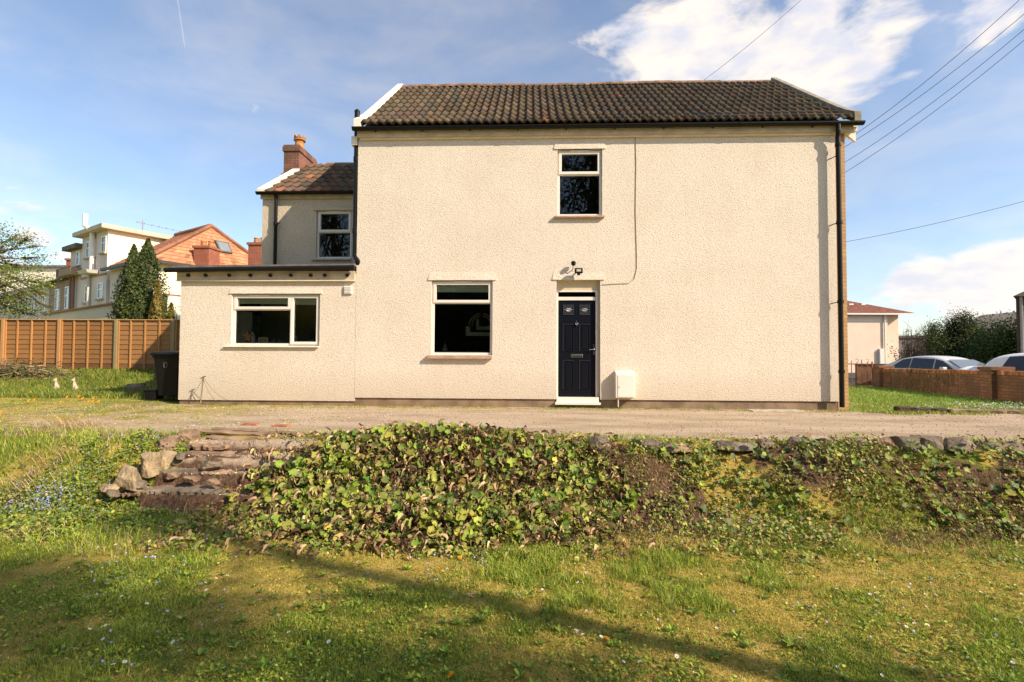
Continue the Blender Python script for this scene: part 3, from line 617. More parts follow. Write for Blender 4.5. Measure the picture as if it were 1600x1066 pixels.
def panel(x0, x1, z0, z1):
    m_ = MB(); w = .018
    for (p, q, r2, s2) in ((x0, x1, z0, z0+w), (x0, x1, z1-w, z1), (x0, x0+w, z0+w, z1-w), (x1-w, x1, z0+w, z1-w)): m_.box(p, q, yd-.010, yd-.0005, r2, s2)
    m_.box(x0+.045, x1-.045, yd-.007, yd-.0005, z0+.045, z1-.045)
    m_.build('door_panel', NAVYL if False else NAVY, leaf, bevel=.004)
    e = MB(); e.box(x0-.003, x1+.003, yd-.011, yd-.001, z1+.0005, z1+.006); e.box(x0-.008, x0-.0005, yd-.011, yd-.001, z0, z1); e.build('panel_moulding', NAVYL, leaf)
for (x0, x1) in ((P0, P1), (P2, P3)):
    panel(x0, x1, zf(549), zf(507)); panel(x0, x1, zf(608.5), zf(563.5))
    z0, z1 = zf(492), zf(476.5); g_ = MB(); w = .012
    for (p, q, r2, s2) in ((x0, x1, z0, z0+w), (x0, x1, z1-w, z1), (x0, x0+w, z0+w, z1-w), (x1-w, x1, z0+w, z1-w)): g_.box(p, q, yd-.012, yd-.0005, r2, s2)
    g_.build('glazing_bead', NAVYL, leaf)
    MB().box(x0+w, x1-w, yd-.006, yd-.001, z0+w, z1-w).build('door_glass', mat('obscured_door_glass', (.035, .04, .05), .12, .5, 30, .6, 60, .003, spec=.7), leaf)
    l_ = MB(); cx, cz = (x0+x1)/2, (z0+z1)/2; q_ = .035
    for k in (-1, 0, 1):
        l_.tube([(cx-q_+k*q_*.7, yd-.009, cz+k*.0+q_*.1), (cx+k*q_*.7, yd-.009, cz+q_)], .0032, 5); l_.tube([(cx+k*q_*.7, yd-.009, cz-q_), (cx+q_+k*q_*.7, yd-.009, cz)], .0032, 5)
        l_.tube([(cx+q_*.1-q_+k*q_*.7, yd-.010, cz), (cx+k*q_*.7, yd-.010, cz-q_)], .0026, 5); l_.tube([(cx+k*q_*.7, yd-.010, cz+q_), (cx+q_+k*q_*.7, yd-.010, cz)], .0026, 5)
    l_.tube([(x0+w, yd-.009, cz), (cx-q_*1.6, yd-.009, cz)], .0026, 5); l_.tube([(cx+q_*1.6, yd-.009, cz), (x1-w, yd-.009, cz)], .0026, 5)
    l_.build('lead_pattern', CHROME, leaf)
kx = (P1+P2)/2; kz = zf(506); k_ = MB(); k_.prism([(kx, kz+.06), (kx+.018, kz+.025), (kx+.034, kz), (kx+.012, kz-.03), (kx, kz-.06), (kx-.012, kz-.03), (kx-.034, kz), (kx-.018, kz+.025)], yd-.02, yd-.0005, 'y')
k_.tube([(kx-.02, yd-.03, kz+.01), (kx, yd-.045, kz-.035), (kx+.02, yd-.03, kz+.01)], .007, 6); k_.build('door_knocker', CHROME, leaf, bevel=.003)
lz = zf(556); k_ = MB(); k_.box(kx-.125, kx+.125, yd-.012, yd-.0005, lz-.033, lz+.033); lb = k_.build('letterbox', CHROME, leaf, bevel=.004)
MB().box(kx-.11, kx+.11, yd-.018, yd-.0125, lz-.006, lz+.024).build('letterbox_flap', mat('brushed_steel', (.36, .34, .31), .35, .1, 5, metal=1), lb, bevel=.003)
MB().box(kx-.11, kx+.11, yd-.0135, yd-.0125, lz-.024, lz-.009).build('letterbox_slot', BLACKM, lb)
hx = lx1-.035; hz = zf(546); k_ = MB(); k_.box(hx-.014, hx+.014, yd-.012, yd-.0005, hz-.11, hz+.10); k_.tube([(hx, yd-.012, hz), (hx, yd-.05, hz), (hx-.10, yd-.052, hz-.006)], [.010, .010, .008], 8); k_.tube([(hx, yd-.012, hz-.07), (hx, yd-.02, hz-.07)], .011, 10)
k_.build('door_handle', CHROME, leaf, bevel=.002)
# the dark hall behind the fanlight
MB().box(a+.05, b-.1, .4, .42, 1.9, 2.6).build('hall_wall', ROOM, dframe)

# rear wing roof --------------------------------------------------------------
wr = tiled_roof('roof', WXL+.08, XL+.05, YW-.12, WZE+.0, YW+2.43, WZE+1.72, .232, 7, (.13, .085, .055), amp=.05, red=.14, seed=9)
wr['label'] = 'lower pantiled roof of the rear wing'
MB().add([(WXL, YW+2.43, WZE+1.7), (XL, YW+2.43, WZE+1.7), (XL, YW+5.2, WZE-.1), (WXL, YW+5.2, WZE-.1)], [(0, 1, 2, 3)]).build('roof_underlay', MATS['roof_far_slope'], wr)
rt = MB(); n = 8
for i in range(n):
    x0 = WXL+.6+i*(XL-WXL-.6)/n; x1 = WXL+.6+(i+1)*(XL-WXL-.6)/n
    rt.prism([(YW+2.43+.12*math.cos(t), WZE+1.68+.11*math.sin(t)) for t in np.linspace(math.pi, 0, 9)], x0, x1-.006, 'x')
rt.build('ridge_tiles', RIDGE, wr)
v = MB(); v.prism([(YW-.16, WZE-.03), (YW+1.62, WZE+1.172), (YW+1.62, WZE+1.30), (YW-.16, WZE+.10)], WXL-.06, WXL+.14, 'x'); v.build('verge_coping', WHITEP, wr)
g = MB(); g.prism([(y+YW, z-zg+WZE+.02) for y, z in gp+gq], WXL-.08, XL+.0, 'x'); g.build('gutter', BLACKP, house)
dp = MB(); xq = X(430.5, 360, YW-.08); dp.tube([(xq, YW-.14, WZE), (xq, YW-.08, WZE-.15), (xq, YW-.08, 2.6)], .042, 10); dp.tube([(xq, YW-.08, 4.25), (xq, YW-.08, 4.32)], .055, 10); dp.tube([(xq, YW-.08, 4.28), (xq+.12, YW-.1, 4.3)], .012, 6)
dp.build('downpipe', BLACKP, house)
cx0 = X(443.5, 245, YW+1.75); cx1 = X(467.5, 245, YW+1.75); yc0, yc1 = YW+1.75, YW+2.85; zc1 = Z(455, 228, YW+1.75); zc0 = WZE+1.0
ch = MB(); ch.box(cx0, cx1, yc0, yc1, zc0, zc1-.16); ch.box(cx0-.03, cx1+.03, yc0-.03, yc1+.03, zc1-.16, zc1-.02); ch.box(cx0-.01, cx1+.01, yc0-.01, yc1+.01, zc1-.02, zc1+.03)
chim = ch.build('chimney', BRICKC, wr)
def pot(cx, cy, z, hh, r_, m, parent):
    p = MB(); p.lathe(cx, cy, [(r_*1.15, z), (r_*.95, z+hh*.12), (r_*.8, z+hh*.5), (r_*.85, z+hh*.6), (r_*1.15, z+hh*.66), (r_*1.0, z+hh*.72), (r_*1.05, z+hh*.82)], 14)
    for k in range(8):
        t = 2*math.pi*k/8; q = 2*math.pi*(k+.9)/8; mid = (t+q)/2; R1 = r_*1.1
        p.add([(cx+R1*math.cos(t), cy+R1*math.sin(t), z+hh*.8), (cx+R1*math.cos(q), cy+R1*math.sin(q), z+hh*.8), (cx+R1*1.08*math.cos(mid), cy+R1*1.08*math.sin(mid), z+hh),
               (cx+R1*.8*math.cos(t), cy+R1*.8*math.sin(t), z+hh*.8), (cx+R1*.8*math.cos(q), cy+R1*.8*math.sin(q), z+hh*.8), (cx+R1*.9*math.cos(mid), cy+R1*.9*math.sin(mid), z+hh)],
              [(0, 1, 2), (3, 5, 4), (0, 2, 5, 3), (1, 4, 5, 2)])
    return p.build('chimney_pot', m, parent)
POTM = mat('terracotta_pot', (.48, .22, .085), .9, .4, 6, .3, 30, .01)
xp, zp = at(471, 226, yc0+.45); po = pot((cx0+cx1)/2+.06, yc0+.35, zc1+.02, .42, .15, POTM, chim)
po.parent = wr; po.name = 'chimney_pot'
fl = MB(); fl.prism([(yc0-.1, WZE+1.02), (yc0+.9, WZE+1.70), (yc0+.9, WZE+1.76), (yc0-.1, WZE+1.10)], cx0-.14, cx1+.10, 'x'); fl.build('flashing', mat('lead_flashing', (.42, .38, .33), .7, .2, 6), wr)

# ------------------------------------------------------------------ planting helpers
def scatter(name, TV, TF, pos, nrm, yaw, scl, tint, m, parent=None):
    """merge many copies of a small leaf shape; nrm = leaf normals, yaw = turn about them"""
    n = len(pos); nrm = nrm/np.linalg.norm(nrm, axis=1, keepdims=True)
    ref = np.tile([0., 0, 1], (n, 1)); ref[np.abs(nrm[:, 2]) > .95] = [0, 1, 0]
    a = np.cross(ref, nrm); a /= np.linalg.norm(a, axis=1, keepdims=True); b = np.cross(nrm, a)
    ca, sa = np.cos(yaw)[:, None], np.sin(yaw)[:, None]; a2 = a*ca+b*sa; b2 = -a*sa+b*ca
    scl = np.asarray(scl); scl = scl if scl.ndim == 2 else scl[:, None]*np.ones(3)
    V = pos[:, None, :]+(TV[None, :, 0, None]*scl[:, None, 0:1])*a2[:, None]+(TV[None, :, 1, None]*scl[:, None, 1:2])*b2[:, None]+(TV[None, :, 2, None]*scl[:, None, 2:3])*nrm[:, None]
    k = len(TV); V = V.reshape(-1, 3); off = (np.arange(n)*k)
    fl = []
    for sides in sorted({len(f) for f in TF}):
        f = np.array([q for q in TF if len(q) == sides]); fl.append((f[None]+off[:, None, None]).reshape(-1, sides))
    T = np.repeat(tint, k, 0) if tint.ndim == 2 else tint.reshape(-1, 3)
    return npmesh(name, V, fl, m, T, parent)
def browned(T, k, frac=.6):
    """frost-browned leaf margins: vertex 0 is the stalk, the rest the rim"""
    n = len(T); A = np.repeat(T[:, None, :], k, 1); br = np.array((.30, .17, .07)); w = (rng.random((n, 1)) < frac)*rng.uniform(.2, 1, (n, 1))*np.clip(rng.normal(.5, .5, (n, k)), 0, 1); w[:, 0] = 0; w[:, 1:] *= (np.arange(1, k) <= 10)
    return A*(1-w[..., None])+br*w[..., None]
def heart_leaf(seed=0):
    """kidney leaf with a centre, wavy rim and a fold along the midrib"""
    V = [(0, .42, -.06)]; n = 11
    for i in range(n+1):
        t = -math.pi/2+.42+(2*math.pi-.84)*i/n; rr2 = 1+.09*math.sin(i*2.9+seed); x = .60*rr2*math.cos(t); y = .46+.52*rr2*math.sin(t); V.append((x, y, .16*abs(x)+.10*math.sin(i*2.1+seed*2)+.10*(x*x+(y-.4)**2)))
    V.append((0, .06, -.02)); return np.array(V), [(0, i, i+1) for i in range(1, n+1)]+[(0, n+2-0, 1), (0, n+1, n+2)]
def round_leaf(n=8, cup=.18, notch=.35, fold=.15):
    """kidney shaped leaf, stalk at the origin"""
    V = [(0, .12, 0)]
    for i in range(n+1):
        t = -math.pi/2+.35+(2*math.pi-.7)*i/n; r_ = 1+.06*math.sin(i*2.4); x, y = .55*r_*math.cos(t), .5+.52*r_*math.sin(t)
        V.append((x, y, cup*(x*x+(y-.5)**2)*1.6-fold*abs(y-.5)*.3+.05*math.sin(i*1.9)))
    return np.array(V), [(0, i, i+1) for i in range(1, n+1)]
def oval_leaf(): return np.array([(0, 0, 0), (.32, .35, .05), (.26, .75, .02), (0, 1, -.08), (-.26, .75, .02), (-.32, .35, .05), (0, .5, -.03)]), [(0, 1, 6), (1, 2, 6), (2, 3, 6), (3, 4, 6), (4, 5, 6), (5, 0, 6)]
def tri_leaf(): return np.array([(0, 0, 0), (.4, .5, .06), (0, 1, 0), (-.4, .5, .06)]), [(0, 1, 2), (0, 2, 3)]
def curl_leaf():
    V = []; 
    for i in range(6):
        t = i/5*math.pi*1.35; w = .12*math.sin(.3+i/5*2.5)*(1+.4*(i % 2)); c = (.13*math.sin(i*1.3), .52-.5*math.cos(t*.85), .30*math.sin(t)); tw = .5+i*.45; V += [(c[0]-w*math.cos(tw), c[1]-.05, c[2]-w*math.sin(tw)), (c[0]+w*math.cos(tw), c[1]+.05, c[2]+w*math.sin(tw))]
    return np.array(V), [(2*i, 2*i+1, 2*i+3, 2*i+2) for i in range(5)]
RL, OL, TL, CL = heart_leaf(1), oval_leaf(), tri_leaf(), curl_leaf()
def pal(n, cols, wts, jit=.15):
    wts = np.array(wts, float); i = rng.choice(len(cols), n, p=wts/wts.sum()); c = np.array(cols)[i]
    return np.clip(c*(1+rng.normal(0, jit, (n, 1)))*(1+rng.normal(0, .05, (n, 3))), .005, .9)
def blades(name, x, y, z, hgt, wid, lean, tint, m, parent=None, ldir=None):
    n = len(x); th = rng.uniform(0, 2*math.pi, n); la = rng.uniform(0, 2*math.pi, n) if ldir is None else ldir
    dx, dy = np.cos(th)*wid/2, np.sin(th)*wid/2; lx, ly = np.cos(la)*lean*hgt, np.sin(la)*lean*hgt
    P = np.stack([x, y, z-.004], 1); W = np.stack([dx, dy, 0*dx], 1)
    M = P+np.stack([lx*.3, ly*.3, hgt*.55], 1); Tp = P+np.stack([lx, ly, hgt*np.sqrt(np.clip(1-lean**2*.5, .1, 1))], 1)
    V = np.stack([P-W, P+W, M+W*.75, M-W*.75, Tp], 1).reshape(-1, 3); o = np.arange(n)*5
    q = np.stack([o, o+1, o+2, o+3], 1); t = np.stack([o+3, o+2, o+4], 1)
    return npmesh(name, V, [t, q], m, np.repeat(tint, 5, 0), parent)
def in_view(n, d0, d1, power=1.0, spread=1.22, ymax=99):
    """points of the ground in front of the camera's stand, thinner with distance"""
    u = rng.random(n); D = (d0**(-power)*(1-u)+d1**(-power)*u)**(-1/power) if power else d0+(d1-d0)*u
    s_ = rng.uniform(-spread, spread, n); f2 = fw[:2]/np.linalg.norm(fw[:2]); r2 = r0[:2]
    return CAM[0]+f2[0]*D+r2[0]*D*s_, CAM[1]+f2[1]*D+r2[1]*D*s_
GREENS = [(.20, .31, .03), (.33, .42, .045), (.48, .52, .065), (.09, .165, .02), (.58, .52, .12)]
BG = [(.15, .23, .025), (.25, .32, .04), (.40, .39, .06), (.07, .12, .018), (.46, .34, .12)]
# ---- the lawn
def lawn():
    n = 330000; x, y = in_view(n, 2.0, 6.2, .9); k = y < -4.75+.4*(fbm(x, y, 1.2, 2, 61)-.5); k &= ~((x > STX0-.2) & (x < STX1+.1) & (y > -5.3)); x, y = x[k], y[k]
    g, s, m = masks(x, y); cl = fbm(x, y, 5.5, 3, 62); keep = rng.random(len(x)) < np.clip((1.15-.95*m)*(1-.85*s)*sstep(.28, .55, cl)*1.15, .05, 1); x, y, m, cl = x[keep], y[keep], m[keep], cl[keep]
    keep = mound(x, y) < .12; x, y, m, cl = x[keep], y[keep], m[keep], cl[keep]
    n = len(x); tall = fbm(x, y, .8, 3, 63); H = (.016+.052*sstep(.40, .72, tall)+.018*rng.random(n))*(.6+.7*cl)*(1-.4*m)
    T = pal(n, GREENS+[(.50, .40, .16)], [3, 4, 4, 1.5, 1, .9], .18); T = T*(1-.3*m[:, None])+np.array([.30, .22, .06])*.3*m[:, None]
    tag(blades('lawn_grass', x, y, h(x, y), H, .0035+.0022*rng.random(n), rng.uniform(.1, 1.1, n), T, LEAF), kind='stuff')
    # moss cushions and thatch: short dull yellow blades
    n = 260000; x, y = in_view(n, 2.0, 6.0, .9); g, s, m = masks(x, y); k = (y < -4.9) & (rng.random(n) < .35+.65*m) & (mound(x, y) < .05) & (s < .6); x, y = x[k], y[k]; n = len(x)
    T = pal(n, [(.62, .46, .09), (.48, .46, .07), (.68, .45, .16), (.34, .35, .05), (.46, .22, .09)], [3, 3, 2, 2, .5], .2)
    tag(blades('lawn_moss', x, y, h(x, y), .006+.014*rng.random(n), .004+.003*rng.random(n), rng.uniform(.3, 1.5, n), T, LEAF), kind='stuff')
    # small leaved lawn weeds
    n = 52000; x, y = in_view(n, 2.0, 6.2, .8); cl = fbm(x, y, 2.1, 3, 71)*.6+fbm(x, y, 8, 2, 72)*.4; k = (y < -4.8) & (rng.random(n) < sstep(.44, .62, cl)) & (mound(x, y) < .08); x, y = x[k], y[k]; n = len(x)
    nr = np.stack([rng.normal(0, .45, n), rng.normal(0, .45, n), np.ones(n)], 1); T = pal(n, GREENS, [3, 3, 2, 3, .4], .2)
    tag(scatter('lawn_weed_leaves', *OL, np.stack([x, y, h(x, y)+.004+.022*rng.random(n)], 1), nr, rng.uniform(0, 6.3, n), rng.uniform(.011, .026, n), T, LEAF), kind='stuff')
    # rosettes of long leaves
    P = []; Nn = []; Yw = []; Sc = []; 
    rx, ry = in_view(420, 2.1, 6, .7)
    for cx, cy in zip(rx, ry):
        if cy > -4.9 or mound(cx, cy) > .05 or fbm(cx, cy, .9, 2, 91) < .42: continue
        q = rng.integers(5, 10); sz = rng.uniform(.025, .055); ph = rng.uniform(0, 6.3)
        for j in range(q):
            t = ph+j*2*math.pi/q+rng.normal(0, .2); el = rng.uniform(.25, .9)
            P.append((cx, cy, float(h(cx, cy))+.008)); Nn.append((-math.cos(t)*math.sin(el), -math.sin(t)*math.sin(el), math.cos(el))); Yw.append(t); Sc.append((sz*.55, sz, sz))
    P = np.array(P); Nn = np.array(Nn)
    # build outward leaves directly: local y must follow the outward direction
    outd = np.stack([np.cos(Yw), np.sin(Yw)], 1); n = len(P); Nn = Nn/np.linalg.norm(Nn, axis=1, keepdims=True)
    ref = np.tile([0., 0, 1], (n, 1)); ref[np.abs(Nn[:, 2]) > .95] = [0, 1, 0]; a = np.cross(ref, Nn); a /= np.linalg.norm(a, axis=1, keepdims=True); b = np.cross(Nn, a)
    o3 = np.c_[outd, np.zeros(n)]; yaw = np.arctan2(-(a*o3).sum(1), (b*o3).sum(1))
    tag(scatter('lawn_rosettes', *OL, P, Nn, yaw, np.array(Sc), pal(n, GREENS, [4, 3, 1, 3, .2], .15), LEAF), kind='stuff')
lawn()

# ---- the mound of heart shaped leaves
def canopy_h(x, y): 
    m = mound(x, y); return np.where(m > 0, .06+.14*sstep(0, .45, m)*(1-.35*sstep(-4.9, -4.3, y)), .05)
def big_leaves(name, x, y, up, size, T, face=(.35, -.55, .9), spread=.45, tmpl=RL, m=LEAF):
    n = len(x); z = h(x, y)+up; e = .05
    gx = (h(x+e, y)-h(x-e, y))/(2*e); gy = (h(x, y+e)-h(x, y-e))/(2*e)
    nr = np.stack([-gx*.5+face[0]+rng.normal(0, spread, n), -gy*.5+face[1]+rng.normal(0, spread, n), np.full(n, face[2])], 1)
    if tmpl is RL: T = browned(T, len(RL[0]))
    return scatter(name, *tmpl, np.stack([x, y, z], 1), nr, rng.normal(math.pi, 1.0, n), size, T, m)
def mound_pts(n, lo=.0):
    x = rng.uniform(-3.3, 1.1, n*3); y = rng.uniform(-6.1, -3.95, n*3); m = mound(x, y); k = (rng.random(n*3) < sstep(lo, lo+.18, m)); return x[k][:n], y[k][:n]
def heliotrope():
    x, y = mound_pts(3900); n = len(x); c = canopy_h(x, y)
    LG = [(.21, .30, .032), (.31, .38, .045), (.09, .16, .02), (.40, .39, .075), (.50, .42, .06)]
    dens = fbm(x, y, 2.2, 3, 77); k = rng.random(n) < .30+1.1*sstep(.35, .6, dens); x, y, c = x[k], y[k], c[k]; n = len(x)
    tag(big_leaves('leafy_mound_foliage', x, y, c*rng.uniform(.35, 1.12, n), np.stack([sz_ := .032+.078*rng.random(n)**1.4, sz_*rng.uniform(.8, 1.15, n), sz_*rng.uniform(.4, 3.2, n)], 1), pal(n, LG, [4, 3, 3, 1.3, .12], .2), spread=.6), kind='stuff')
    # stalks
    xs, ys = mound_pts(1900); n = len(xs); c = canopy_h(xs, ys)
    tag(blades('leafy_mound_stalks', xs, ys, h(xs, ys), c*rng.uniform(.6, 1.05, n), np.full(n, .007), rng.uniform(.05, .5, n), pal(n, [(.20, .17, .06), (.26, .15, .10), (.14, .16, .04)], [1, 1, 1]), DRY), kind='stuff')
    # frosted, curled leaves all through it
    x, y = mound_pts(7000, -.05); n = len(x); c = canopy_h(x, y)
    tag(big_leaves('leafy_mound_withered_leaves', x, y, c*rng.uniform(.25, 1.15, n), rng.uniform(.035, .12, n), pal(n, [(.42, .27, .14), (.54, .38, .21), (.20, .12, .065), (.30, .28, .09), (.10, .06, .035)], [3.2, 2.4, 2.6, 2.0, 1.6], .2), spread=.8, tmpl=CL, m=DRY), kind='stuff')
    # the same plant straggling along the bank to the right, and in front
    x = rng.uniform(.1, 9.5, 3400); y = rng.uniform(-5.5, -4.15, 3400); d = fbm(x, y, .95, 3, 78)-.10*smoothblob(x, y, .9, -4.8, .9, .5)*4; pr = sstep(.40, .62, d)*(.2+.8*sstep(-5.6, -4.9, y))*(1-.6*sstep(-4.40, -4.25, y)); k = rng.random(len(x)) < pr*.5; x, y = x[k], y[k]; n = len(x)
    tag(big_leaves('bank_broad_leaves', x, y, rng.uniform(.02, .15, n)*np.where(y > -4.46, .25, 1), np.stack([sz_ := rng.uniform(.03, .08, n), sz_*rng.uniform(.8, 1.2, n), sz_*rng.uniform(.4, 3.5, n)], 1), pal(n, LG+[(.09, .17, .03)], [3, 2, 3, 1, .1, 3], .16)), kind='stuff')
    x = rng.uniform(-3.2, 9.8, 7000); y = rng.uniform(-6.0, -4.15, 7000); d = fbm(x, y, 1.1, 3, 79); k = rng.random(len(x)) < sstep(.36, .62, d)*(.15+.85*sstep(-6.0, -5.0, y))*(mound(x, y) < .1)*~((x < STX1+.05) & (y > -5.2)); x, y = x[k], y[k]; n = len(x)
    tag(big_leaves('bank_withered_leaves', x, y, rng.uniform(.0, .11, n), rng.uniform(.03, .075, n), pal(n, [(.30, .18, .085), (.40, .27, .13), (.16, .09, .05), (.26, .24, .08)], [3, 2, 2, 2], .18), spread=.8, tmpl=CL, m=DRY), kind='stuff')
heliotrope()
def bank_plants():
    # low green growth on the right bank and at the mound's foot
    x = rng.uniform(-3.3, 10.5, 90000); y = rng.uniform(-6.1, -4.1, 90000); g, s, m = masks(x, y)
    d = fbm(x, y, 1.0, 4, 81)*.55+fbm(x, y, 4, 3, 82)*.45; k = (rng.random(len(x)) < (.85-.45*sstep(-4.6, -4.3, y))*sstep(.44, .66, d)*(1-.65*smoothblob(x, y, .9, -4.8, .9, .5))*(.35+.65*sstep(-6.1, -5.4, y))) & (mound(x, y) < .2) & ~((x < STX1+.1) & (y > -5.3)); x, y, d = x[k], y[k], d[k]; n = len(x)
    z = h(x, y)+(.01+.11*sstep(.45, .68, d)*rng.random(n))
    nr = np.stack([rng.normal(.25, .55, n), rng.normal(-.4, .55, n), np.full(n, .8)], 1)
    tag(scatter('bank_low_leaves', *OL, np.stack([x, y, z], 1), nr, rng.uniform(0, 6.3, n), rng.uniform(.015, .045, n), pal(n, BG+[(.34, .21, .09)], [3, 4, 3, 3, 1.6, 1.6], .2), LEAF), kind='stuff')
    x = rng.uniform(-.2, 10.5, 26000); y = rng.uniform(-5.9, -4.35, 26000); d = fbm(x, y, 1.4, 3, 97); k = (rng.random(len(x)) < sstep(.42, .62, d)) & (mound(x, y) < .05); x, y = x[k], y[k]; n = len(x)
    tag(blades('bank_dry_grass', x, y, h(x, y), rng.uniform(.02, .10, n), np.full(n, .0055), rng.uniform(.3, 1.5, n), pal(n, [(.50, .36, .13), (.36, .38, .07), (.42, .26, .11), (.58, .46, .20), (.24, .30, .05)], [3, 2, 2, 1, 2], .2), DRY), kind='stuff')
    # left bank: cow parsley, grass and straw
    x = rng.uniform(-11, -3.3, 80000); y = rng.uniform(-6.4, -4.1, 80000)
    d = fbm(x, y, 1.3, 4, 83)*.6+fbm(x, y, 5, 3, 84)*.4; k = (rng.random(len(x)) < sstep(.40, .60, d)*(.2+.8*sstep(-6.4, -5.5, y))) & ((x < STX0+.05) | (y < -5.25)); x, y, d = x[k], y[k], d[k]; n = len(x)
    nr = np.stack([rng.normal(.25, .5, n), rng.normal(-.35, .5, n), np.full(n, .8)], 1)
    tag(scatter('left_bank_low_leaves', *OL, np.stack([x, y, h(x, y)+.01+.12*sstep(.45, .66, d)*rng.random(n)], 1), nr, rng.uniform(0, 6.3, n), rng.uniform(.014, .04, n), pal(n, BG, [4, 4, 2, 3, .7], .2), LEAF), kind='stuff')
    x = rng.uniform(-11, -3.2, 26000); y = rng.uniform(-6.2, -4.0, 26000); d = fbm(x, y, 1.5, 3, 85); k = (rng.random(len(x)) < .25+sstep(.45, .6, d)) & ((x < STX0+.0) | (y < -5.3)); x, y = x[k], y[k]; n = len(x)
    tag(blades('left_bank_grass', x, y, h(x, y), rng.uniform(.04, .14, n), np.full(n, .005), rng.uniform(.1, 1.1, n), pal(n, GREENS+[(.42, .32, .16)], [3, 3, 2, 1, 1, 2], .2), LEAF), kind='stuff')
    # straw clumps
    X_ = []; Y_ = []; 
    for (px, py, w, q) in ((60, 735, 45, 420), (85, 700, 40, 300), (125, 700, 25, 260), (20, 745, 25, 200), (200, 640, 50, 90), (40, 770, 50, 200), (130, 745, 40, 120)):
        cx, cy = atz(px, py, -.25 if py > 680 else 0); q = int(q*.55); X_.append(rng.normal(cx, w/300, q)); Y_.append(rng.normal(cy, .18, q))
    x = np.concatenate(X_); y = np.concatenate(Y_); n = len(x)
    tag(blades('dry_straw_tufts', x, y, h(x, y), rng.uniform(.08, .24, n), np.full(n, .005), rng.uniform(.5, 1.6, n), pal(n, [(.50, .37, .19), (.40, .28, .14), (.58, .45, .25)], [2, 1, 1], .15), DRY, ldir=rng.normal(-1.6, 1.0, n)), kind='stuff')
    # tall grass and weeds along both sides of the track, at the wall foot, and behind
    def strip(name, n, x0, x1, y0, y1, hh, cols, w, thr=.45, seed=0, wid=.006, fr=2.2):
        x = rng.uniform(x0, x1, n); y = rng.uniform(y0, y1, n); d = fbm(x, y, fr, 3, seed); k = (rng.random(n) < sstep(thr, thr+.15, d)) & ((x < EXL-.02) | (x > XR+.02) | (y < -.02)); x, y = x[k], y[k]; n = len(x)
        tag(blades(name, x, y, h(x, y), rng.uniform(.3, 1, n)*hh, np.full(n, wid), rng.uniform(.1, 1.2, n), pal(n, cols, w, .2), LEAF), kind='stuff')
    strip('verge_grass', 16000, -12, 12, -4.3, -3.7, .075, GREENS+[(.4, .3, .14)], [3, 3, 2, 1, 1, 2], .42, 86)
    strip('wall_foot_weeds', 11000, EXL, XR+.4, -.45, 0, .05, GREENS+[(.4, .3, .14)], [3, 3, 3, 1, 2, 2], .44, 87, fr=3.5)
    strip('left_yard_grass', 60000, -17, EXL+.0, .6, 5.6, .17, BG, [4, 4, 2, 3, 1.4], .30, 88, wid=.012)
    strip('left_yard_thin_grass', 16000, -14, -3, -3.9, .5, .045, GREENS+[(.42, .30, .14)], [3, 3, 2, 1, 1, 3], .46, 89, wid=.008)
    strip('side_lawn_grass', 52000, XR+.15, 19, -.45, 8.2, .075, [(.20, .33, .045), (.28, .40, .06), (.35, .43, .09), (.12, .22, .035)], [3, 3, 2, 1], .10, 90, wid=.013)
    strip('side_verge_weeds', 9000, XR-.1, 14, -1.2, -.15, .10, GREENS+[(.42, .30, .14)], [3, 3, 2, 2, 1, 2], .40, 92, wid=.009)
bank_plants()

# ---- flowers
def forget_me_nots():
    X_ = []; Y_ = []
    for (px, py, w, q, z) in ((52, 790, 20, 240, -.52), (80, 784, 14, 90, -.5), (110, 762, 40, 90, -.4), (150, 790, 50, 80, -.55), (20, 770, 20, 30, -.45), (240, 870, 60, 30, LAWNZ), (200, 905, 40, 22, LAWNZ), (1145, 800, 35, 45, -.5), (690, 815, 60, 26, -.3), (300, 955, 90, 20, LAWNZ), (1380, 925, 120, 26, LAWNZ), (240, 695, 14, 30, -.05), (165, 712, 14, 20, -.15), (1000, 880, 200, 22, LAWNZ)):
        cx, cy = atz(px, py, z); sc = F/(cy+10.02); X_.append(rng.normal(cx, w/sc, q)); Y_.append(rng.normal(cy, w/sc*.9, q))
    x = np.concatenate(X_); y = np.concatenate(Y_); n = len(x)
    V = np.array([(0, 0, 0)]+[(.5*math.cos(t)*(1 if i % 2 else .5), .5*math.sin(t)*(1 if i % 2 else .5), .05) for i, t in enumerate(np.linspace(0, 2*math.pi, 10, endpoint=False))]); Fc = [(0, 1+i, 1+(i+1) % 10) for i in range(10)]
    nr = np.stack([rng.normal(.2, .4, n), rng.normal(-.5, .4, n), np.ones(n)], 1)
    tag(scatter('forget_me_not_flowers', V, Fc, np.stack([x, y, h(x, y)+rng.uniform(.03, .12, n)*np.where(y > -5.6, 1, .35)], 1), nr, rng.uniform(0, 6, n), rng.uniform(.013, .020, n), pal(n, [(.30, .38, .80), (.42, .46, .85), (.55, .56, .85)], [1, 1, 1], .08), FLOWERM), kind='stuff')
forget_me_nots()
def daisy_mesh():
    m_ = MB(); n = 12; W = (.86, .82, .78); Yc = (.80, .55, .06); G = (.14, .22, .05)
    m_.tube([(0, 0, -.01), (0, 0, .03)], .0012, 4, tint=G)
    for k in range(n):
        t = 2*math.pi*k/n; c, s_ = math.cos(t), math.sin(t); w = .0030
        m_.add([(c*.003, s_*.003, .030), (c*.008-s_*w, s_*.008+c*w, .0315), (c*.0125, s_*.0125, .0335), (c*.008+s_*w, s_*.008-c*w, .0315)], [(0, 1, 2, 3)], W)
    m_.lathe(0, 0, [(.0038, .030), (.0034, .0325), (.0012, .0340)], 8, tint=Yc)
    return m_
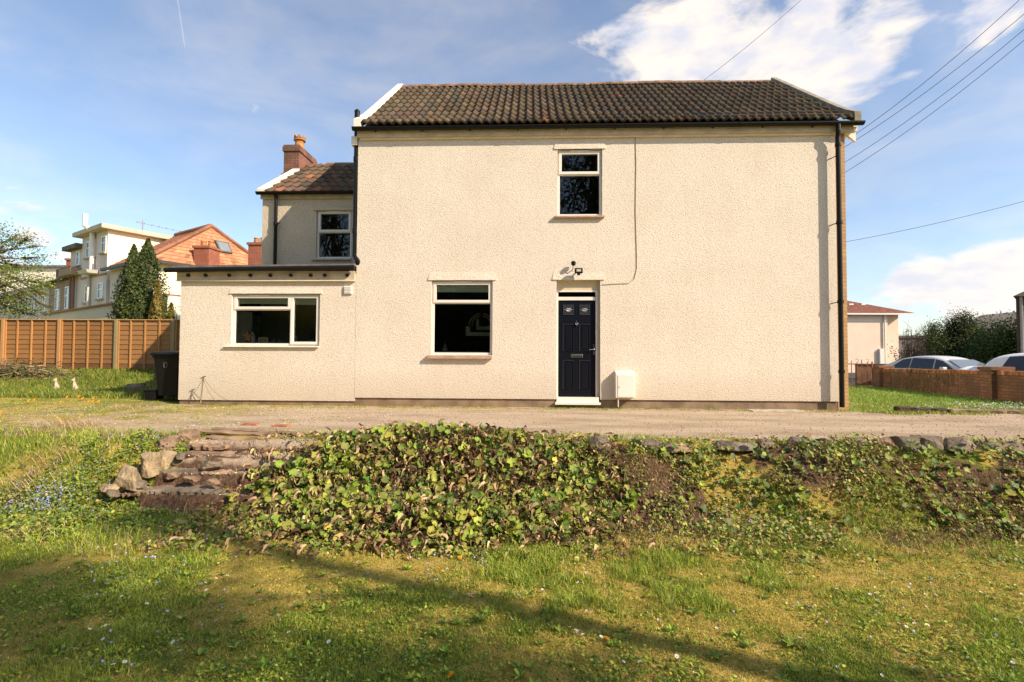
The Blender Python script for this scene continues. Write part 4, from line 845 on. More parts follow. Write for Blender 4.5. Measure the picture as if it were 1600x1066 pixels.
DAISY = [(7, 993), (39, 1003), (77, 949), (119, 1013), (113, 1015), (98, 1006), (140, 1010), (169, 975), (162, 999), (168, 995), (136, 983), (192, 1035), (175, 1043), (252, 954), (250, 937), (257, 937), (226, 946), (208, 931), (192, 931), (274, 999), (279, 1021), (340, 971), (307, 922), (317, 913), (324, 922), (304, 896), (336, 904), (352, 903), (251, 960), (82, 906), (453, 989), (461, 984), (476, 985), (511, 989), (516, 1003), (519, 970), (396, 1027), (409, 939), (478, 917), (580, 930), (735, 933), (732, 927), (770, 962), (797, 968), (891, 981), (899, 985), (907, 988), (912, 993), (919, 897), (972, 1031), (937, 997), (1056, 1024), (1075, 1050), (1085, 1055), (1003, 1034), (1030, 968), (918, 955), (927, 957), (1081, 867), (1169, 925), (1368, 929), (1376, 941), (1398, 941), (1360, 921), (1361, 929), (1404, 984), (1413, 979), (1431, 977), (1447, 978), (1405, 978), (1458, 931), (1443, 929), (1532, 925), (1549, 933), (1556, 967), (1560, 976), (1588, 968), (1591, 972), (1433, 1044), (1593, 927), (1586, 1037), (1374, 1053), (1585, 1038), (1308, 923), (1337, 937), (1200, 1052), (61, 828), (120, 865), (383, 827), (181, 852), (1236, 893), (846, 920), (690, 905), (560, 880), (905, 910), (1120, 980), (1250, 1000)]
d0 = None
for (px, py) in DAISY:
    x, y = atz(px, py, LAWNZ+.03)
    for _ in range(3): x, y = atz(px, py, float(h(x, y))+.03)
    if d0 is None: d0 = daisy_mesh().build('daisy', FLOWERM); o = d0
    else: o = d0.copy(); col.objects.link(o)
    o.location = (x, y, float(h(x, y))+random.uniform(.0, .012)); sc = random.uniform(.75, 1.1); o.scale = (sc,)*3; o.rotation_euler = (random.uniform(.1, .6), random.uniform(-.3, .4), random.uniform(0, 6))
    tag(o, 'small white daisy with a yellow centre open in the mossy lawn', 'daisy', 'daisies scattered over the lawn')
def dandelion_mesh():
    m_ = MB(); m_.tube([(0, 0, -.02), (.004, 0, .03)], .002, 5, tint=(.3, .2, .08))
    for ring, (q, r_, zz) in enumerate(((22, .022, .036), (18, .017, .040), (12, .011, .044), (7, .005, .046))):
        for k in range(q):
            t = 2*math.pi*(k+ring*.4)/q; c, s_ = math.cos(t), math.sin(t); w = .0024
            m_.add([(c*.003, s_*.003, .031), (c*r_-s_*w, s_*r_+c*w, zz-.004), (c*r_*1.12, s_*r_*1.12, zz-.002), (c*r_+s_*w, s_*r_-c*w, zz-.004)], [(0, 1, 2, 3)], (.88, .42+.06*(k % 2), .02))
    return m_
e0 = None
for (px, py, z, lab) in ((945, 994, LAWNZ, 'orange dandelion at the edge of the long shadow band on the lawn'), (709, 1049, LAWNZ, 'orange dandelion nearest the bottom edge of the lawn'),
                         (689, 885, LAWNZ, 'orange dandelion just in front of the leafy mound'), (716, 868, LAWNZ, 'orange dandelion close under the right front of the leafy mound')):
    x, y = atz(px, py, z+.04)
    for _ in range(3): x, y = atz(px, py, float(h(x, y))+.04)
    if e0 is None: e0 = dandelion_mesh().build('dandelion', FLOWERM); o = e0
    else: o = e0.copy(); col.objects.link(o)
    o.location = (x, y, float(h(x, y))); o.rotation_euler = (.5, .2, random.uniform(0, 6)); o.scale = (.85,)*3
    tag(o, lab, 'dandelion', 'dandelions in the front lawn')
for k_, (px, py) in enumerate(((150, 588), (142, 597), (148, 597), (157, 597), (126, 600), (119, 607), (50, 610), (56, 621), (48, 622), (37, 606), (33, 607), (131, 619), (107, 617), (4, 641), (148, 618), (60, 578))):
    x, y = at(px, py, 2.2 if py < 612 else 1.0)[0], (2.2 if py < 612 else 1.0)
    for _ in range(4):
        zz = float(h(x, y))+.10; x, y = atz(px, py, zz)
        y = min(y, 4.6)
    o = e0.copy(); col.objects.link(o); o.location = (x, y, float(h(x, y))+.03); o.scale = (1.25,)*3; o.rotation_euler = (.9, 0, 0)
    tag(o, 'yellow dandelion in the long grass around the two stone animals', 'dandelion', 'dandelions in the yard grass by the fence')

# ---- stones, edging and steps
def rock_mesh(sx, sy, sz, seed, jag=.5, sub=4):
    bm = bmesh.new(); bmesh.ops.create_icosphere(bm, subdivisions=sub, radius=1); rg = np.random.default_rng(seed)
    planes = [(np.array(q)+rg.normal(0, .22, 3), rg.uniform(.48, .66)) for q in ((1, 0, 0), (-1, 0, 0), (0, 1, 0), (0, -1, 0), (0, 0, 1), (0, 0, -1), (.7, -.7, .5), (-.7, -.7, .4), (.2, -.8, .8))]; planes = [(p/np.linalg.norm(p), d) for p, d in planes]
    for v in bm.verts:
        c = np.array(v.co)
        for p, d in planes:
            t = c@p
            if t > d: c = c-p*(t-d)*.985
        w = 1+jag*.35*(fbm(c[0]*2+seed, c[1]*2+c[2]*1.7, 2.2, 3, seed)-.5)
        v.co = Vector((c[0]*sx*w, c[1]*sy*w, c[2]*sz*w))
    me = bpy.data.meshes.new('rock'); bm.to_mesh(me); bm.free(); return me
def rock(px, py, wp, hp, Y, label, m=ROCK, name='rock', seed=None, group=None, rot=0, cat='rock', dep=.8):
    sc = F/(Y-CAM[1]); x, z = at(px, py, Y); seed = seed or int(px*7+py)
    me = rock_mesh(wp/sc*.80, wp/sc*.62*dep, hp/sc*.86, seed); o = link(name, me, m); o.location = (x, Y, z); o.rotation_euler = (0, R(rot), R(random.uniform(-20, 20)))
    return tag(o, label, cat, group)
rock(200, 747, 40, 34, -5.02, 'pale square boulder lowest on the left of the garden steps', ROCK, seed=11)
rock(232, 727, 26, 34, -4.85, 'tall brown rock standing behind the pale boulder by the steps', ROCK, seed=5)
rock(254, 720, 24, 32, -4.70, 'slanting light brown rock beside the thick slab step', ROCK, seed=6, rot=14)
rock(262, 696, 34, 20, -4.46, 'rounded two toned rock just below the top of the steps', ROCKR, seed=7)
rock(291, 683, 28, 22, -4.28, 'reddish upright rock at the top left of the steps', ROCKR, seed=8, rot=-10)
rock(176, 762, 20, 10, -5.10, 'small flat stone at the foot of the pale boulder', ROCK, seed=9)
rock(161, 763, 13, 9, -5.10, 'smallest stone left of the flat stone below the boulder', ROCK, seed=10)
rock(175, 770, 22, 9, -5.16, 'dark low stone in front of the flat stone', ROCKG, seed=12)
for (px, py, Yr, w, hh, lab) in ((218, 757, -5.05, 16, 9, 'small stone wedged right of the pale boulder'), (268, 742, -4.86, 18, 10, 'squarish stone at the left end of the third step'), (300, 748, -4.95, 22, 9, 'low stone under the third step'), (332, 752, -4.98, 20, 8, 'low stone under the right end of the third step'), (330, 726, -4.72, 24, 12, 'dark block under the overhanging slab'), (283, 712, -4.6, 14, 9, 'small stone on the left end of the long slab')):
    rock(px, py, w, hh, Yr, lab, ROCKG if px % 4 else ROCKR, 'step_stone', group='rubble among the garden steps', cat='stone')
for (px, py, w, hh, lab) in ((17, 681, 30, 12, 'dark edging stone at the far left end of the track edge'), (37, 682, 16, 12, 'dark edging stone second from the left along the track edge'), (185, 683, 36, 12, 'reddish edging stone right of the cut stump'), (236, 681, 26, 11, 'reddish edging stone midway from stump to steps'), (253, 682, 16, 11, 'narrow edging stone left of the top of the steps'), (95, 681, 24, 8, 'half buried edging stone in the dry straw'), (215, 683, 14, 8, 'small edging stone between two longer reddish ones')):
    rock(px, py, w, hh, -4.20, lab, ROCKR, 'edging_stone', group='stones edging the track on the left', cat='stone')
for (px, py, w, hh, lab, m_) in ((937, 693, 32, 20, 'rounded edging stone nearest the leafy mound', ROCKG), (1007, 695, 42, 20, 'wide edging stone with ivy leaf in front, right of the mound', ROCKG), (1052, 697, 56, 14, 'long low edging stone half under the leaves', ROCKR), (900, 693, 30, 14, 'small edging stone at the right shoulder of the mound', ROCKG),
                             (1246, 690, 34, 16, 'edging stone leftmost of three small ones below the house corner', ROCKG), (1292, 691, 30, 15, 'edging stone middle of three small ones below the house corner', ROCKR), (1337, 690, 32, 17, 'edging stone rightmost of three small ones below the house corner', ROCKG),
                             (1414, 691, 40, 26, 'square grey edging stone with a flat face, left of a pair', ROCKG), (1449, 692, 36, 26, 'square grey edging stone with a flat face, right of a pair', ROCKG), (1500, 694, 52, 24, 'broken edging stone between the square pair and the wedge', ROCKG), (1543, 702, 52, 26, 'wedge shaped grey stone leaning on the bank', ROCKG), (1584, 704, 46, 22, 'dark flat edging stone at the far right end', ROCKG),
                             (1150, 695, 60, 12, 'flat edging stone hidden in leaves right of the bare soil', ROCKG), (1198, 693, 30, 13, 'edging stone in the thickest leaves of the right bank', ROCKG), (1380, 689, 26, 13, 'small edging stone left of the square grey pair', ROCKR)):
    rock(px, py+1.5, w*.9, hh*.85, -4.36, lab, m_, 'edging_stone', group='stones edging the track on the right', cat='stone', dep=.7)
x, y = atz(162, 688, -.02); st_ = MB(); st_.tube([(x, y, -.12), (x+.005, y, .055)], [.038, .036], 12); tag(st_.build('cut_stump', WOOD, bevel=.004), 'short pale sawn off post standing on the track edge', 'stump')
def slab(name, px0, px1, py0, py1, Y, th, dep, m, label, cat='step', skew=0, z=None, group='flight of rough garden steps'):
    x0, z0 = at(px0, py0, Y); x1, z1 = at(px1, py1, Y); me_ = bmesh.new(); n = 14; rg = np.random.default_rng(int(px0)); rows = []
    for i in range(n+1):
        f = i/n; x_ = x0+(x1-x0)*f; zz = z0+(z1-z0)*f+rg.normal(0, .006); yy = Y+skew*f+rg.normal(0, .012); t_ = th*(1+rg.normal(0, .08))
        rows.append([me_.verts.new(p) for p in ((x_, yy, zz-t_), (x_, yy-.01, zz-.01), (x_, yy+.02, zz), (x_, yy+dep, zz+.005), (x_, yy+dep, zz-t_))])
    for i in range(n):
        for j in range(5): me_.faces.new((rows[i][j], rows[i][(j+1) % 5], rows[i+1][(j+1) % 5], rows[i+1][j]))
    me_.faces.new(rows[0][::-1]); me_.faces.new(rows[-1]); bmesh.ops.recalc_face_normals(me_, faces=me_.faces)
    me = bpy.data.meshes.new(name); me_.to_mesh(me); me_.free(); o = link(name, me, m); return tag(o, label, cat, group)
slab('timber_plank', 308, 486, 673, 683, -4.10, .035, .10, WOOD, 'long weathered plank at the back edge of the top step', 'plank', group='planks at the top of the steps')
slab('timber_plank', 322, 478, 683, 692, -4.27, .06, .12, WOOD, 'thick grey plank forming the front of the top step', 'plank', group='planks at the top of the steps')
slab('timber_plank', 330, 500, 670, 678, -3.96, .02, .07, WOOD, 'thin plank lying furthest back above the steps', 'plank', group='planks at the top of the steps')
slab('garden_step', 285, 352, 695.5, 697, -4.42, .05, .22, ROCKR, 'short stone tread just under the planks')
slab('garden_step', 248, 440, 708, 714, -4.56, .055, .30, ROCKR, 'long thick stone slab step overhanging a dark gap')
slab('garden_step', 244, 292, 738, 738, -4.80, .045, .24, ROCKG, 'dark squared stone tread, left half of the third step')
slab('garden_step', 293, 365, 738, 741, -4.79, .045, .24, ROCKR, 'brown stone tread, right half of the third step')
slab('garden_step', 180, 218, 772, 769, -5.08, .04, .2, ROCKR, 'sloping tan stone at the left end of the lowest step')
slab('garden_step', 224, 267, 767, 767, -5.06, .055, .26, ROCKG, 'brick shaped stone tread in the middle of the lowest step')
slab('garden_step', 269, 340, 767, 769, -5.06, .055, .26, ROCKG, 'dark stone tread at the right end of the lowest step')
slab('timber_plank', 855, 1075, 700, 712, -4.42, .03, .12, WOOD, 'rotten plank lying along the bank right of the leafy mound', 'plank', group=None)
for (px, py, lab) in ((392, 662, 'flat red brick left of a pair sunk in the gravel above the steps'), (440, 664, 'flat red brick right of a pair sunk in the gravel above the steps')):
    x, y = atz(px, py, .02); b_ = MB(); b_.box(x-.12, x+.12, y-.06, y+.06, -.04, .022); o = b_.build('sunken_brick', mat('sunken_brick_clay', (.40, .15, .08), .9, .4, 9, .5, 40, .006), bevel=.012); o.rotation_euler = (0, 0, .0); tag(o, lab, 'brick', 'bricks sunk in the gravel')
# loose stone chippings
def pebbles():
    n = 22000; x = rng.uniform(-9, 10, n); y = rng.uniform(-4.1, -.05, n); d = fbm(x, y, 1.2, 3, 95); k = rng.random(n) < .22+.9*np.exp(-((x+3.2)/1.7)**2-((y+1.9)/1.5)**2)*sstep(.35, .55, d)+.25*smoothblob(x, y, -3, -4.1, 1.2, .4); x, y = x[k], y[k]
    a = rng.uniform(STX0+.05, STX1, 500); b_ = rng.uniform(-5.2, -4.2, 500); x = np.r_[x, a]; y = np.r_[y, b_]; n = len(x)
    V = np.array([(1, 0, 0), (0, 1, 0), (-1, 0, 0), (0, -1, 0), (0, 0, .7), (0, 0, -.5)]); Fc = [(0, 1, 4), (1, 2, 4), (2, 3, 4), (3, 0, 4), (1, 0, 5), (2, 1, 5), (3, 2, 5), (0, 3, 5)]
    nr = np.stack([rng.normal(0, .3, n), rng.normal(0, .3, n), np.ones(n)], 1)
    sc = rng.uniform(.004, .014, (n, 1))*rng.uniform(.6, 1.4, (n, 3)); m = mat('pebbles', rough=.9, attr='tint', var=.2, scale=30)
    tag(scatter('stone_chippings', V, Fc, np.stack([x, y, h(x, y)+.003], 1), nr, rng.uniform(0, 6, n), sc, pal(n, [(.52, .42, .30), (.66, .55, .41), (.32, .23, .15), (.30, .14, .09)], [3, 2, 2.5, .5], .15), m), kind='stuff')
pebbles()

# ------------------------------------------------------------------ fence, bin, small yard things
def fence():
    Yf = 5.5; ft = thing('timber_fence', 'orange brown close boarded timber fence with vertical battens behind the side yard', 'fence', (-13, Yf, .45))
    x0 = X(5, 540, Yf); pitch = X(93, 540, Yf)-x0; zt = Z(140, 499, Yf); zb = zt-1.83; cols = [(.31, .15, .05), (.265, .13, .045), (.33, .165, .06)]
    for k in range(-2, 4):
        a = x0+k*pitch; b = a+pitch; p = MB(); nb = 11; rg = np.random.default_rng(k+9); pc = np.array(cols[k % 3])
        for i in range(nb):
            z0 = zb+.05+(zt-zb-.09)*i/nb; z1 = z0+(zt-zb-.09)/nb+.012; c = tuple(pc*(.60 if i < 2 else 1)*(1+rg.normal(0, .06)))
            p.add([(a+.05, Yf+.012, z0), (b-.05, Yf+.012, z0), (b-.05, Yf+.030, z1), (a+.05, Yf+.030, z1), (a+.05, Yf+.02, z0), (b-.05, Yf+.02, z0), (b-.05, Yf+.045, z1), (a+.05, Yf+.045, z1)], [(0, 1, 2, 3), (4, 5, 6, 7), (0, 1, 5, 4), (2, 3, 7, 6)], c)
        for j in range(0, 5):
            xb = a+pitch*j/4+(.075 if j == 0 else (-.075 if j == 4 else 0)); p.box(xb-.022, xb+.022, Yf-.02, Yf+.011, zb+.03, zt-.03, tuple(np.array((.46, .22, .07))*(1+rg.normal(0, .06))))
        p.box(a+.05, b-.05, Yf-.03, Yf+.05, zt-.028, zt, (.52, .30, .13)); p.build('fence_panel', FENCEW, ft)
        q = MB(); conc = (k % 2 == 0); 
        q.box(a-.045, a+.045, Yf-.05, Yf+.055, zb-.4, zt+.01, (.30, .26, .13) if k in (2, 3) else (.48, .25, .10)); q.build('fence_post', FENCEW, ft)
        MB().box(a+.046, b-.046, Yf, Yf+.03, zb-.3, zb+.045, (.26, .17, .09)).build('gravel_board', FENCEW, ft)
fence()
def wheelie_bin():
    xb = X(259, 590, .5); w = thing('wheeled_bin', 'black wheeled rubbish bin tucked against the end of the extension', 'bin', (xb, .55, 0)); cx = xb+.17; cy = .60; z0 = .03
    b_ = MB(); n = 4; b_.add([(cx-.22, cy-.26, z0+.06), (cx+.22, cy-.26, z0+.06), (cx+.22, cy+.22, z0+.06), (cx-.22, cy+.22, z0+.06), (cx-.275, cy-.35, .95+z0), (cx+.275, cy-.35, .95+z0), (cx+.275, cy+.33, z0+.95), (cx-.275, cy+.33, z0+.95)], [(0, 1, 2, 3), (4, 5, 6, 7), (0, 1, 5, 4), (1, 2, 6, 5), (2, 3, 7, 6), (3, 0, 4, 7)])
    b_.box(cx-.295, cx+.295, cy-.37, cy+.35, z0+.90, z0+.952); b_.build('bin_body', BLACKP, w, bevel=.02)
    l = MB(); l.prism([(cy-.40, z0+.955), (cy+.40, z0+.955), (cy+.42, z0+1.0), (cy+.1, z0+1.06), (cy-.36, z0+1.02), (cy-.41, z0+.99)], cx-.31, cx+.31, 'x'); l.build('lid', BLACKP, w, bevel=.015)
    for s_ in (-1, 1):
        m_ = MB(); m_.tube([(cx+s_*.24, cy+.27, z0+.09), (cx+s_*.29, cy+.27, z0+.09)], .10, 16); m_.build('wheel', BLACKM, w)
    m_ = MB(); m_.tube([(cx-.24, cy+.44, z0+.98), (cx+.24, cy+.44, z0+.98)], .018, 8); m_.build('handle', BLACKP, w)
    # pale moulded emblem on the front: a D-shaped ring
    m_ = MB(); zc = z0+.74; yy = cy-.325
    m_.tube([(cx-.04, yy-.005, zc-.055), (cx-.04, yy-.012, zc+.055), (cx+.01, yy-.012, zc+.055), (cx+.042, yy-.010, zc+.02), (cx+.042, yy-.008, zc-.02), (cx+.01, yy-.005, zc-.055), (cx-.04, yy-.005, zc-.055)], .009, 6); m_.build('emblem', mat('bin_emblem', (.09, .085, .085), .7), w)
    bx = MB(); x1 = X(240.5, 612, .45); bx.add([(x1-.09, .33, .01), (x1+.10, .33, .01), (x1+.10, .6, .01), (x1-.09, .6, .01), (x1-.12, .30, .22), (x1+.12, .30, .22), (x1+.12, .63, .22), (x1-.12, .63, .22)], [(0, 1, 2, 3), (0, 1, 5, 4), (1, 2, 6, 5), (2, 3, 7, 6), (3, 0, 4, 7)]); bx.box(x1-.13, x1+.13, .29, .64, .20, .235)
    tag(bx.build('recycling_box', BLACKP, bevel=.006), 'small black recycling box beside the wheeled bin', 'box')
wheelie_bin()
def animal_statue(px, pyb, label):
    """sitting stone dog: haunches, upright chest, front legs, head with ears, tail"""
    Ys = 2.6
    for _ in range(6):
        xx = X(px, pyb, Ys); 
        _, yy = atz(px, pyb, float(h(xx, Ys))); Ys = yy
    z = float(h(xx, Ys)); k = .36
    bm = bmesh.new(); sk = [((0, .10, .14), .13), ((0, .03, .30), .115), ((0, -.04, .48), .10), ((0, -.07, .62), .075), ((0, -.09, .74), .085), ((0, -.10, .85), .10), ((0, -.19, .82), .062), ((0, -.25, .80), .04)]
    vs = [bm.verts.new(p) for p, r_ in sk]; rad = [r_ for p, r_ in sk]; ed = [(i, i+1) for i in range(7)]
    def chain(root, pts):
        prev = root
        for p, r_ in pts: vs.append(bm.verts.new(p)); rad.append(r_); ed.append((prev, len(vs)-1)); prev = len(vs)-1
    for s_ in (-1, 1):
        chain(2, [((s_*.08, -.11, .40), .06), ((s_*.08, -.14, .20), .045), ((s_*.08, -.15, .04), .045), ((s_*.08, -.22, .02), .035)])
        chain(0, [((s_*.15, .02, .17), .09), ((s_*.16, -.10, .10), .055), ((s_*.16, -.18, .03), .035)])
        chain(5, [((s_*.07, -.07, .93), .035), ((s_*.085, -.06, 1.0), .014)])
    chain(0, [((.04, .22, .06), .035), ((.14, .22, .03), .022)])
    for a, b in ed: bm.edges.new((vs[a], vs[b]))
    me = bpy.data.meshes.new('stone_dog'); bm.to_mesh(me); bm.free(); o = link('stone_dog', me, STATUE)
    me.skin_vertices or o.modifiers.new('skin', 'SKIN')
    for i, r_ in enumerate(rad): me.skin_vertices[0].data[i].radius = (r_, r_)
    me.skin_vertices[0].data[0].use_root = True
    o.modifiers['skin'].use_smooth_shade = True; sb = o.modifiers.new('sub', 'SUBSURF'); sb.levels = sb.render_levels = 1
    o.location = (xx, Ys, z); o.scale = (k,)*3; o.rotation_euler = (0, 0, R(-40)); tag(o, label, 'statue', 'pair of stone animals')
animal_statue(89, 611, 'left one of the two small sitting stone dogs in the grass')
animal_statue(117.5, 611, 'right one of the two small sitting stone dogs in the grass')
def stake():
    x, z = at(317, 588, -.22); st_ = MB(); st_.tube([(x, -.20, z), (x-.02, -.24, .0)], .011, 8)
    o = st_.build('leaning_stake', WOOD); tag(o, 'thin wooden stake with loose string leaning by the extension wall', 'stake')
    w = MB()
    def sag(p, q, s_): return [tuple(np.array(p)*(1-t)+np.array(q)*t-np.array([0, 0, s_*4*t*(1-t)])) for t in np.linspace(0, 1, 9)]
    w.tube(sag((x, -.20, z-.03), (x-.45, -.10, .02), .07), .004, 5); w.tube(sag((x, -.20, z-.03), (x+.62, -.12, .03), .12), .004, 5); w.tube(sag((x+.0, -.21, z-.05), (x+.45, -.14, .02), .2), .004, 5)
    w.tube([(x-.06, -.2, z-.05), (x, -.21, z-.02), (x+.05, -.2, z-.0)], .012, 6); w.build('string', mat('string', (.18, .12, .07), .9), o)
stake()
# log on the yard, brush heap
mt_ = MATS['rock'] if 'rock' in MATS else ROCK
rock(214, 603, 26, 8, 1.4, 'low pale stone lying in the shade near the bin', ROCKG, seed=33)
def brush_heap():
    xc, yc = X(15, 580, 4.3), 4.3; n = 900; a = rng.normal(0, 1, (n, 3))*np.array([1.1, .35, .16]); base = np.array([xc, yc, float(h(xc, yc))+.22]); V = []; Fc = []; T = []
    for i in range(n):
        d = rng.normal(0, 1, 3)*np.array([1, .6, .25]); d /= np.linalg.norm(d); L_ = rng.uniform(.10, .4); p = base+a[i]*np.array([1, 1, 1]); p[2] = max(p[2]-.12*abs(a[i][0])**1.5, float(h(p[0], p[1]))+.01)
        s_ = np.cross(d, [0, 0, 1]); s_ = s_/np.linalg.norm(s_)*.012; u_ = np.cross(s_, d); k = len(V)
        for e in (-1, 1): V += [p+d*L_*e*.5-s_, p+d*L_*e*.5+s_, p+d*L_*e*.5+u_]
        Fc += [(k, k+1, k+4, k+3), (k+1, k+2, k+5, k+4), (k+2, k, k+3, k+5)]; T += [pal(1, [(.30, .20, .11), (.14, .13, .06), (.42, .30, .17), (.10, .12, .05)], [2, 2, 1, 2])[0]]*6
    tag(npmesh('brush_heap', np.array(V), [np.array(Fc)], DRY, np.array(T)), 'low heap of cut twigs and clippings against the fence', 'brush heap')
brush_heap()

# ------------------------------------------------------------------ fittings on the wall
def meter_box():
    a, b = X(962.5, 600), X(992.5, 600); 
    # solve the front face at its own depth
    a, b = X(962.5, 600, -.15), X(992, 600, -.15); z0, z1 = Z(975, 622, -.15), Z(975, 582, -.15)
    t = thing('meter_box', 'cream plastic gas meter box standing out from the wall right of the door', 'meter box', (a, -.1, z0))
    m_ = MB(); m_.prism([(-.001, z0), (-.15, z0), (-.15, z1-.03), (-.13, z1), (-.001, z1+.03)], a-.005, b+.005, 'x'); m_.build('box_body', mat('cream_grp', (.82, .75, .65), .45, .05, 4), t, bevel=.008)
    MB().box(a+.035, b-.02, -.158, -.1505, z0+.02, z1-.06).build('box_door', MATS['cream_grp'], t, bevel=.003)
    MB().tube([(a+.06, -.163, z0+.22), (a+.06, -.158, z0+.22)], .010, 8).build('lock', BLACKM, t)
    MB().tube([(a+.05, -.10, z0), (a+.05, -.10, -.02)], .016, 8).build('gas_pipe', mat('pale_pipe', (.6, .5, .4), .6), t)
meter_box()
def floodlight():
    x, z = at(904, 424, -.12); t = thing('security_light', 'black security floodlight with its motion sensor above the front door', 'light', (x, 0, z))
    m_ = MB(); m_.box(x-.08, x+.08, -.17, -.10, z-.045, z+.06); m_.box(x-.03, x+.03, -.16, -.11, z-.085, z-.046); m_.tube([(x-.02, -.11, z-.01), (x-.05, -.03, z-.02), (x-.05, -.001, z-.02)], .015, 8); m_.build('lamp_body', BLACKP, t, bevel=.005)
    MB().box(x-.045, x+.045, -.176, -.1705, z-.015, z+.035).build('lens', mat('lamp_lens', (.55, .5, .38), .3), t)
    x, z = at(896, 411.5, -.1); t = thing('security_sensor', 'small black dusk sensor on a thin arm above the floodlight', 'sensor', (x, 0, z))
    m_ = MB(); m_.lathe(x, -.10, [(.02, z-.05), (.045, z-.03), (.05, z+.02), (.028, z+.045)], 12); m_.build('sensor_head', BLACKP, t)
    m_ = MB(); m_.tube([(x, -.10, z-.03), (x-.01, -.06, z-.12), (x-.02, -.001, z-.13)], .010, 8); m_.build('arm', mat('grey_arm', (.4, .36, .3), .5), t)
floodlight()
# things on the kitchen window sill
def ornaments():
    a, b, c, d = W_EXT; c += .066; ys = YE+.19
    x, z = at(387, 524, ys); pts = []
    for k in range(10):
        t = math.pi/2+k*math.pi/5; r_ = .15 if k % 2 == 0 else .065; pts.append((x+r_*math.cos(t)*.8, c+.004+.125+r_*math.sin(t)))
    s_ = MB(); s_.prism(pts, ys-.02, ys+.02, 'y'); o = s_.build('star_ornament', mat('driftwood', (.62, .33, .17), .8, .3, 12)); tag(o, 'brown wooden star ornament on the kitchen window sill', 'ornament')
    x, z = at(394, 525, ys+.05); s_ = MB(); s_.lathe(x-.02, ys+.10, [(.05, c+.004), (.06, c+.06), (.045, c+.16), (.03, c+.22), (.012, c+.25)], 12); tag(s_.build('white_vase', UPVC), 'pale bullet shaped ornament behind the wooden star', 'ornament')
    x, z = at(411.5, 528, ys); 
    def frame(x, w, hh, label, y=ys):
        t = thing('photo_frame', label, 'photo frame', (x, y, c)); m_ = MB(); sash(m_, x-w/2, x+w/2, c+.004, c+hh, y-.01, .012, .02); m_.build('frame', UPVC, t); MB().box(x-w/2+.01, x+w/2-.01, y, y+.006, c+.014, c+hh-.01).build('picture', mat('photo_print', (.46, .28, .17), .7, .5, 18), t)
    frame(x, .20, .115, 'low wide photo frame in the left pane of the kitchen window')
    frame(X(461, 528, ys), .07, .15, 'small upright photo frame behind the narrow right pane')
    x, z = at(432, 530, ys); m_ = MB(); m_.tube([(x+.085*math.cos(t), ys, c+.005+.085*math.sin(t)) for t in np.linspace(0, math.pi, 13)], .005, 6); m_.box(x-.08, x+.08, ys-.03, ys+.03, c+.004, c+.02); tag(m_.build('wire_basket', CHROME), 'small basket with a round wire handle on the kitchen sill', 'basket')
    x = X(485, 535, ys); m_ = MB(); m_.box(x-.02, x+.09, ys-.03, ys+.05, c+.004, c+.055); m_.box(x+.02, x+.09, ys-.02, ys+.04, c+.056, c+.09); tag(m_.build('stacked_boxes', mat('dull_mauve', (.20, .14, .13), .8), bevel=.004), 'two small dark boxes stacked at the right end of the kitchen sill', 'boxes')
    # kitchen: pale door leaf and reveal inside
    MB().box(X(391, 510, 1.2), X(405, 510, 1.2), 1.2, 1.24, c-.6, Z(398, 493, 1.2)).build('inner_door', mat('dim_inner_door', (.40, .44, .38), .7), house)
    MB().add([(a+.035, YE+.13, c), (a+.035, YE+.13, d-.35), (a+.16, YE+.5, d-.35), (a+.16, YE+.5, c)], [(0, 1, 2, 3)]).build('inner_reveal', mat('inner_reveal_paint', (.55, .50, .38), .8), house)
    # sitting room
    a, b, c, d = W_LOW; c += .066; ys = .24
    x, z = at(695, 538, ys); m_ = MB(); m_.lathe(x, ys, [(.03, c+.004), (.06, c+.03), (.065, c+.07), (.03, c+.13), (.02, c+.16), (.03, c+.175)], 12); m_.tube([(x+.0, ys, c+.17), (x+.04, ys, c+.25)], .006, 5); m_.tube([(x-.01, ys, c+.17), (x+.02, ys, c+.22)], .005, 5)
    tag(m_.build('table_vase', mat('dark_glazed', (.16, .13, .10), .2, .2, 8, spec=.6)), 'small dark glazed jug standing inside the ground floor window', 'jug')
    m_ = MB(); x, z = at(752, 512, 1.3)
    for (r_, zz) in ((.29, .0), (.23, .0)):
        m_.tube([(x+r_*math.cos(t), 1.35, z+.05+r_*math.sin(t)) for t in np.linspace(0, math.pi, 15)], .018, 6)
    m_.box(x-.34, x+.34, 1.1, 1.3, z-.20, z-.12); m_.box(x-.34, x-.25, 1.1, 1.3, z-.12, z+.02); m_.box(x+.25, x+.34, 1.1, 1.3, z-.12, z+.02); m_.box(x-.12, x+.2, 1.32, 1.36, z-.05, z+.03); m_.box(x-.12, x-.06, 1.32, 1.36, z, z+.2)
    m_.build('x', mat('pale_chair_frame', (.45, .42, .34), .6)); o = bpy.data.objects['x']; o.name = 'arched_chair'; tag(o, 'pale round backed chair in the dim room behind the ground floor window', 'chair')
ornaments()

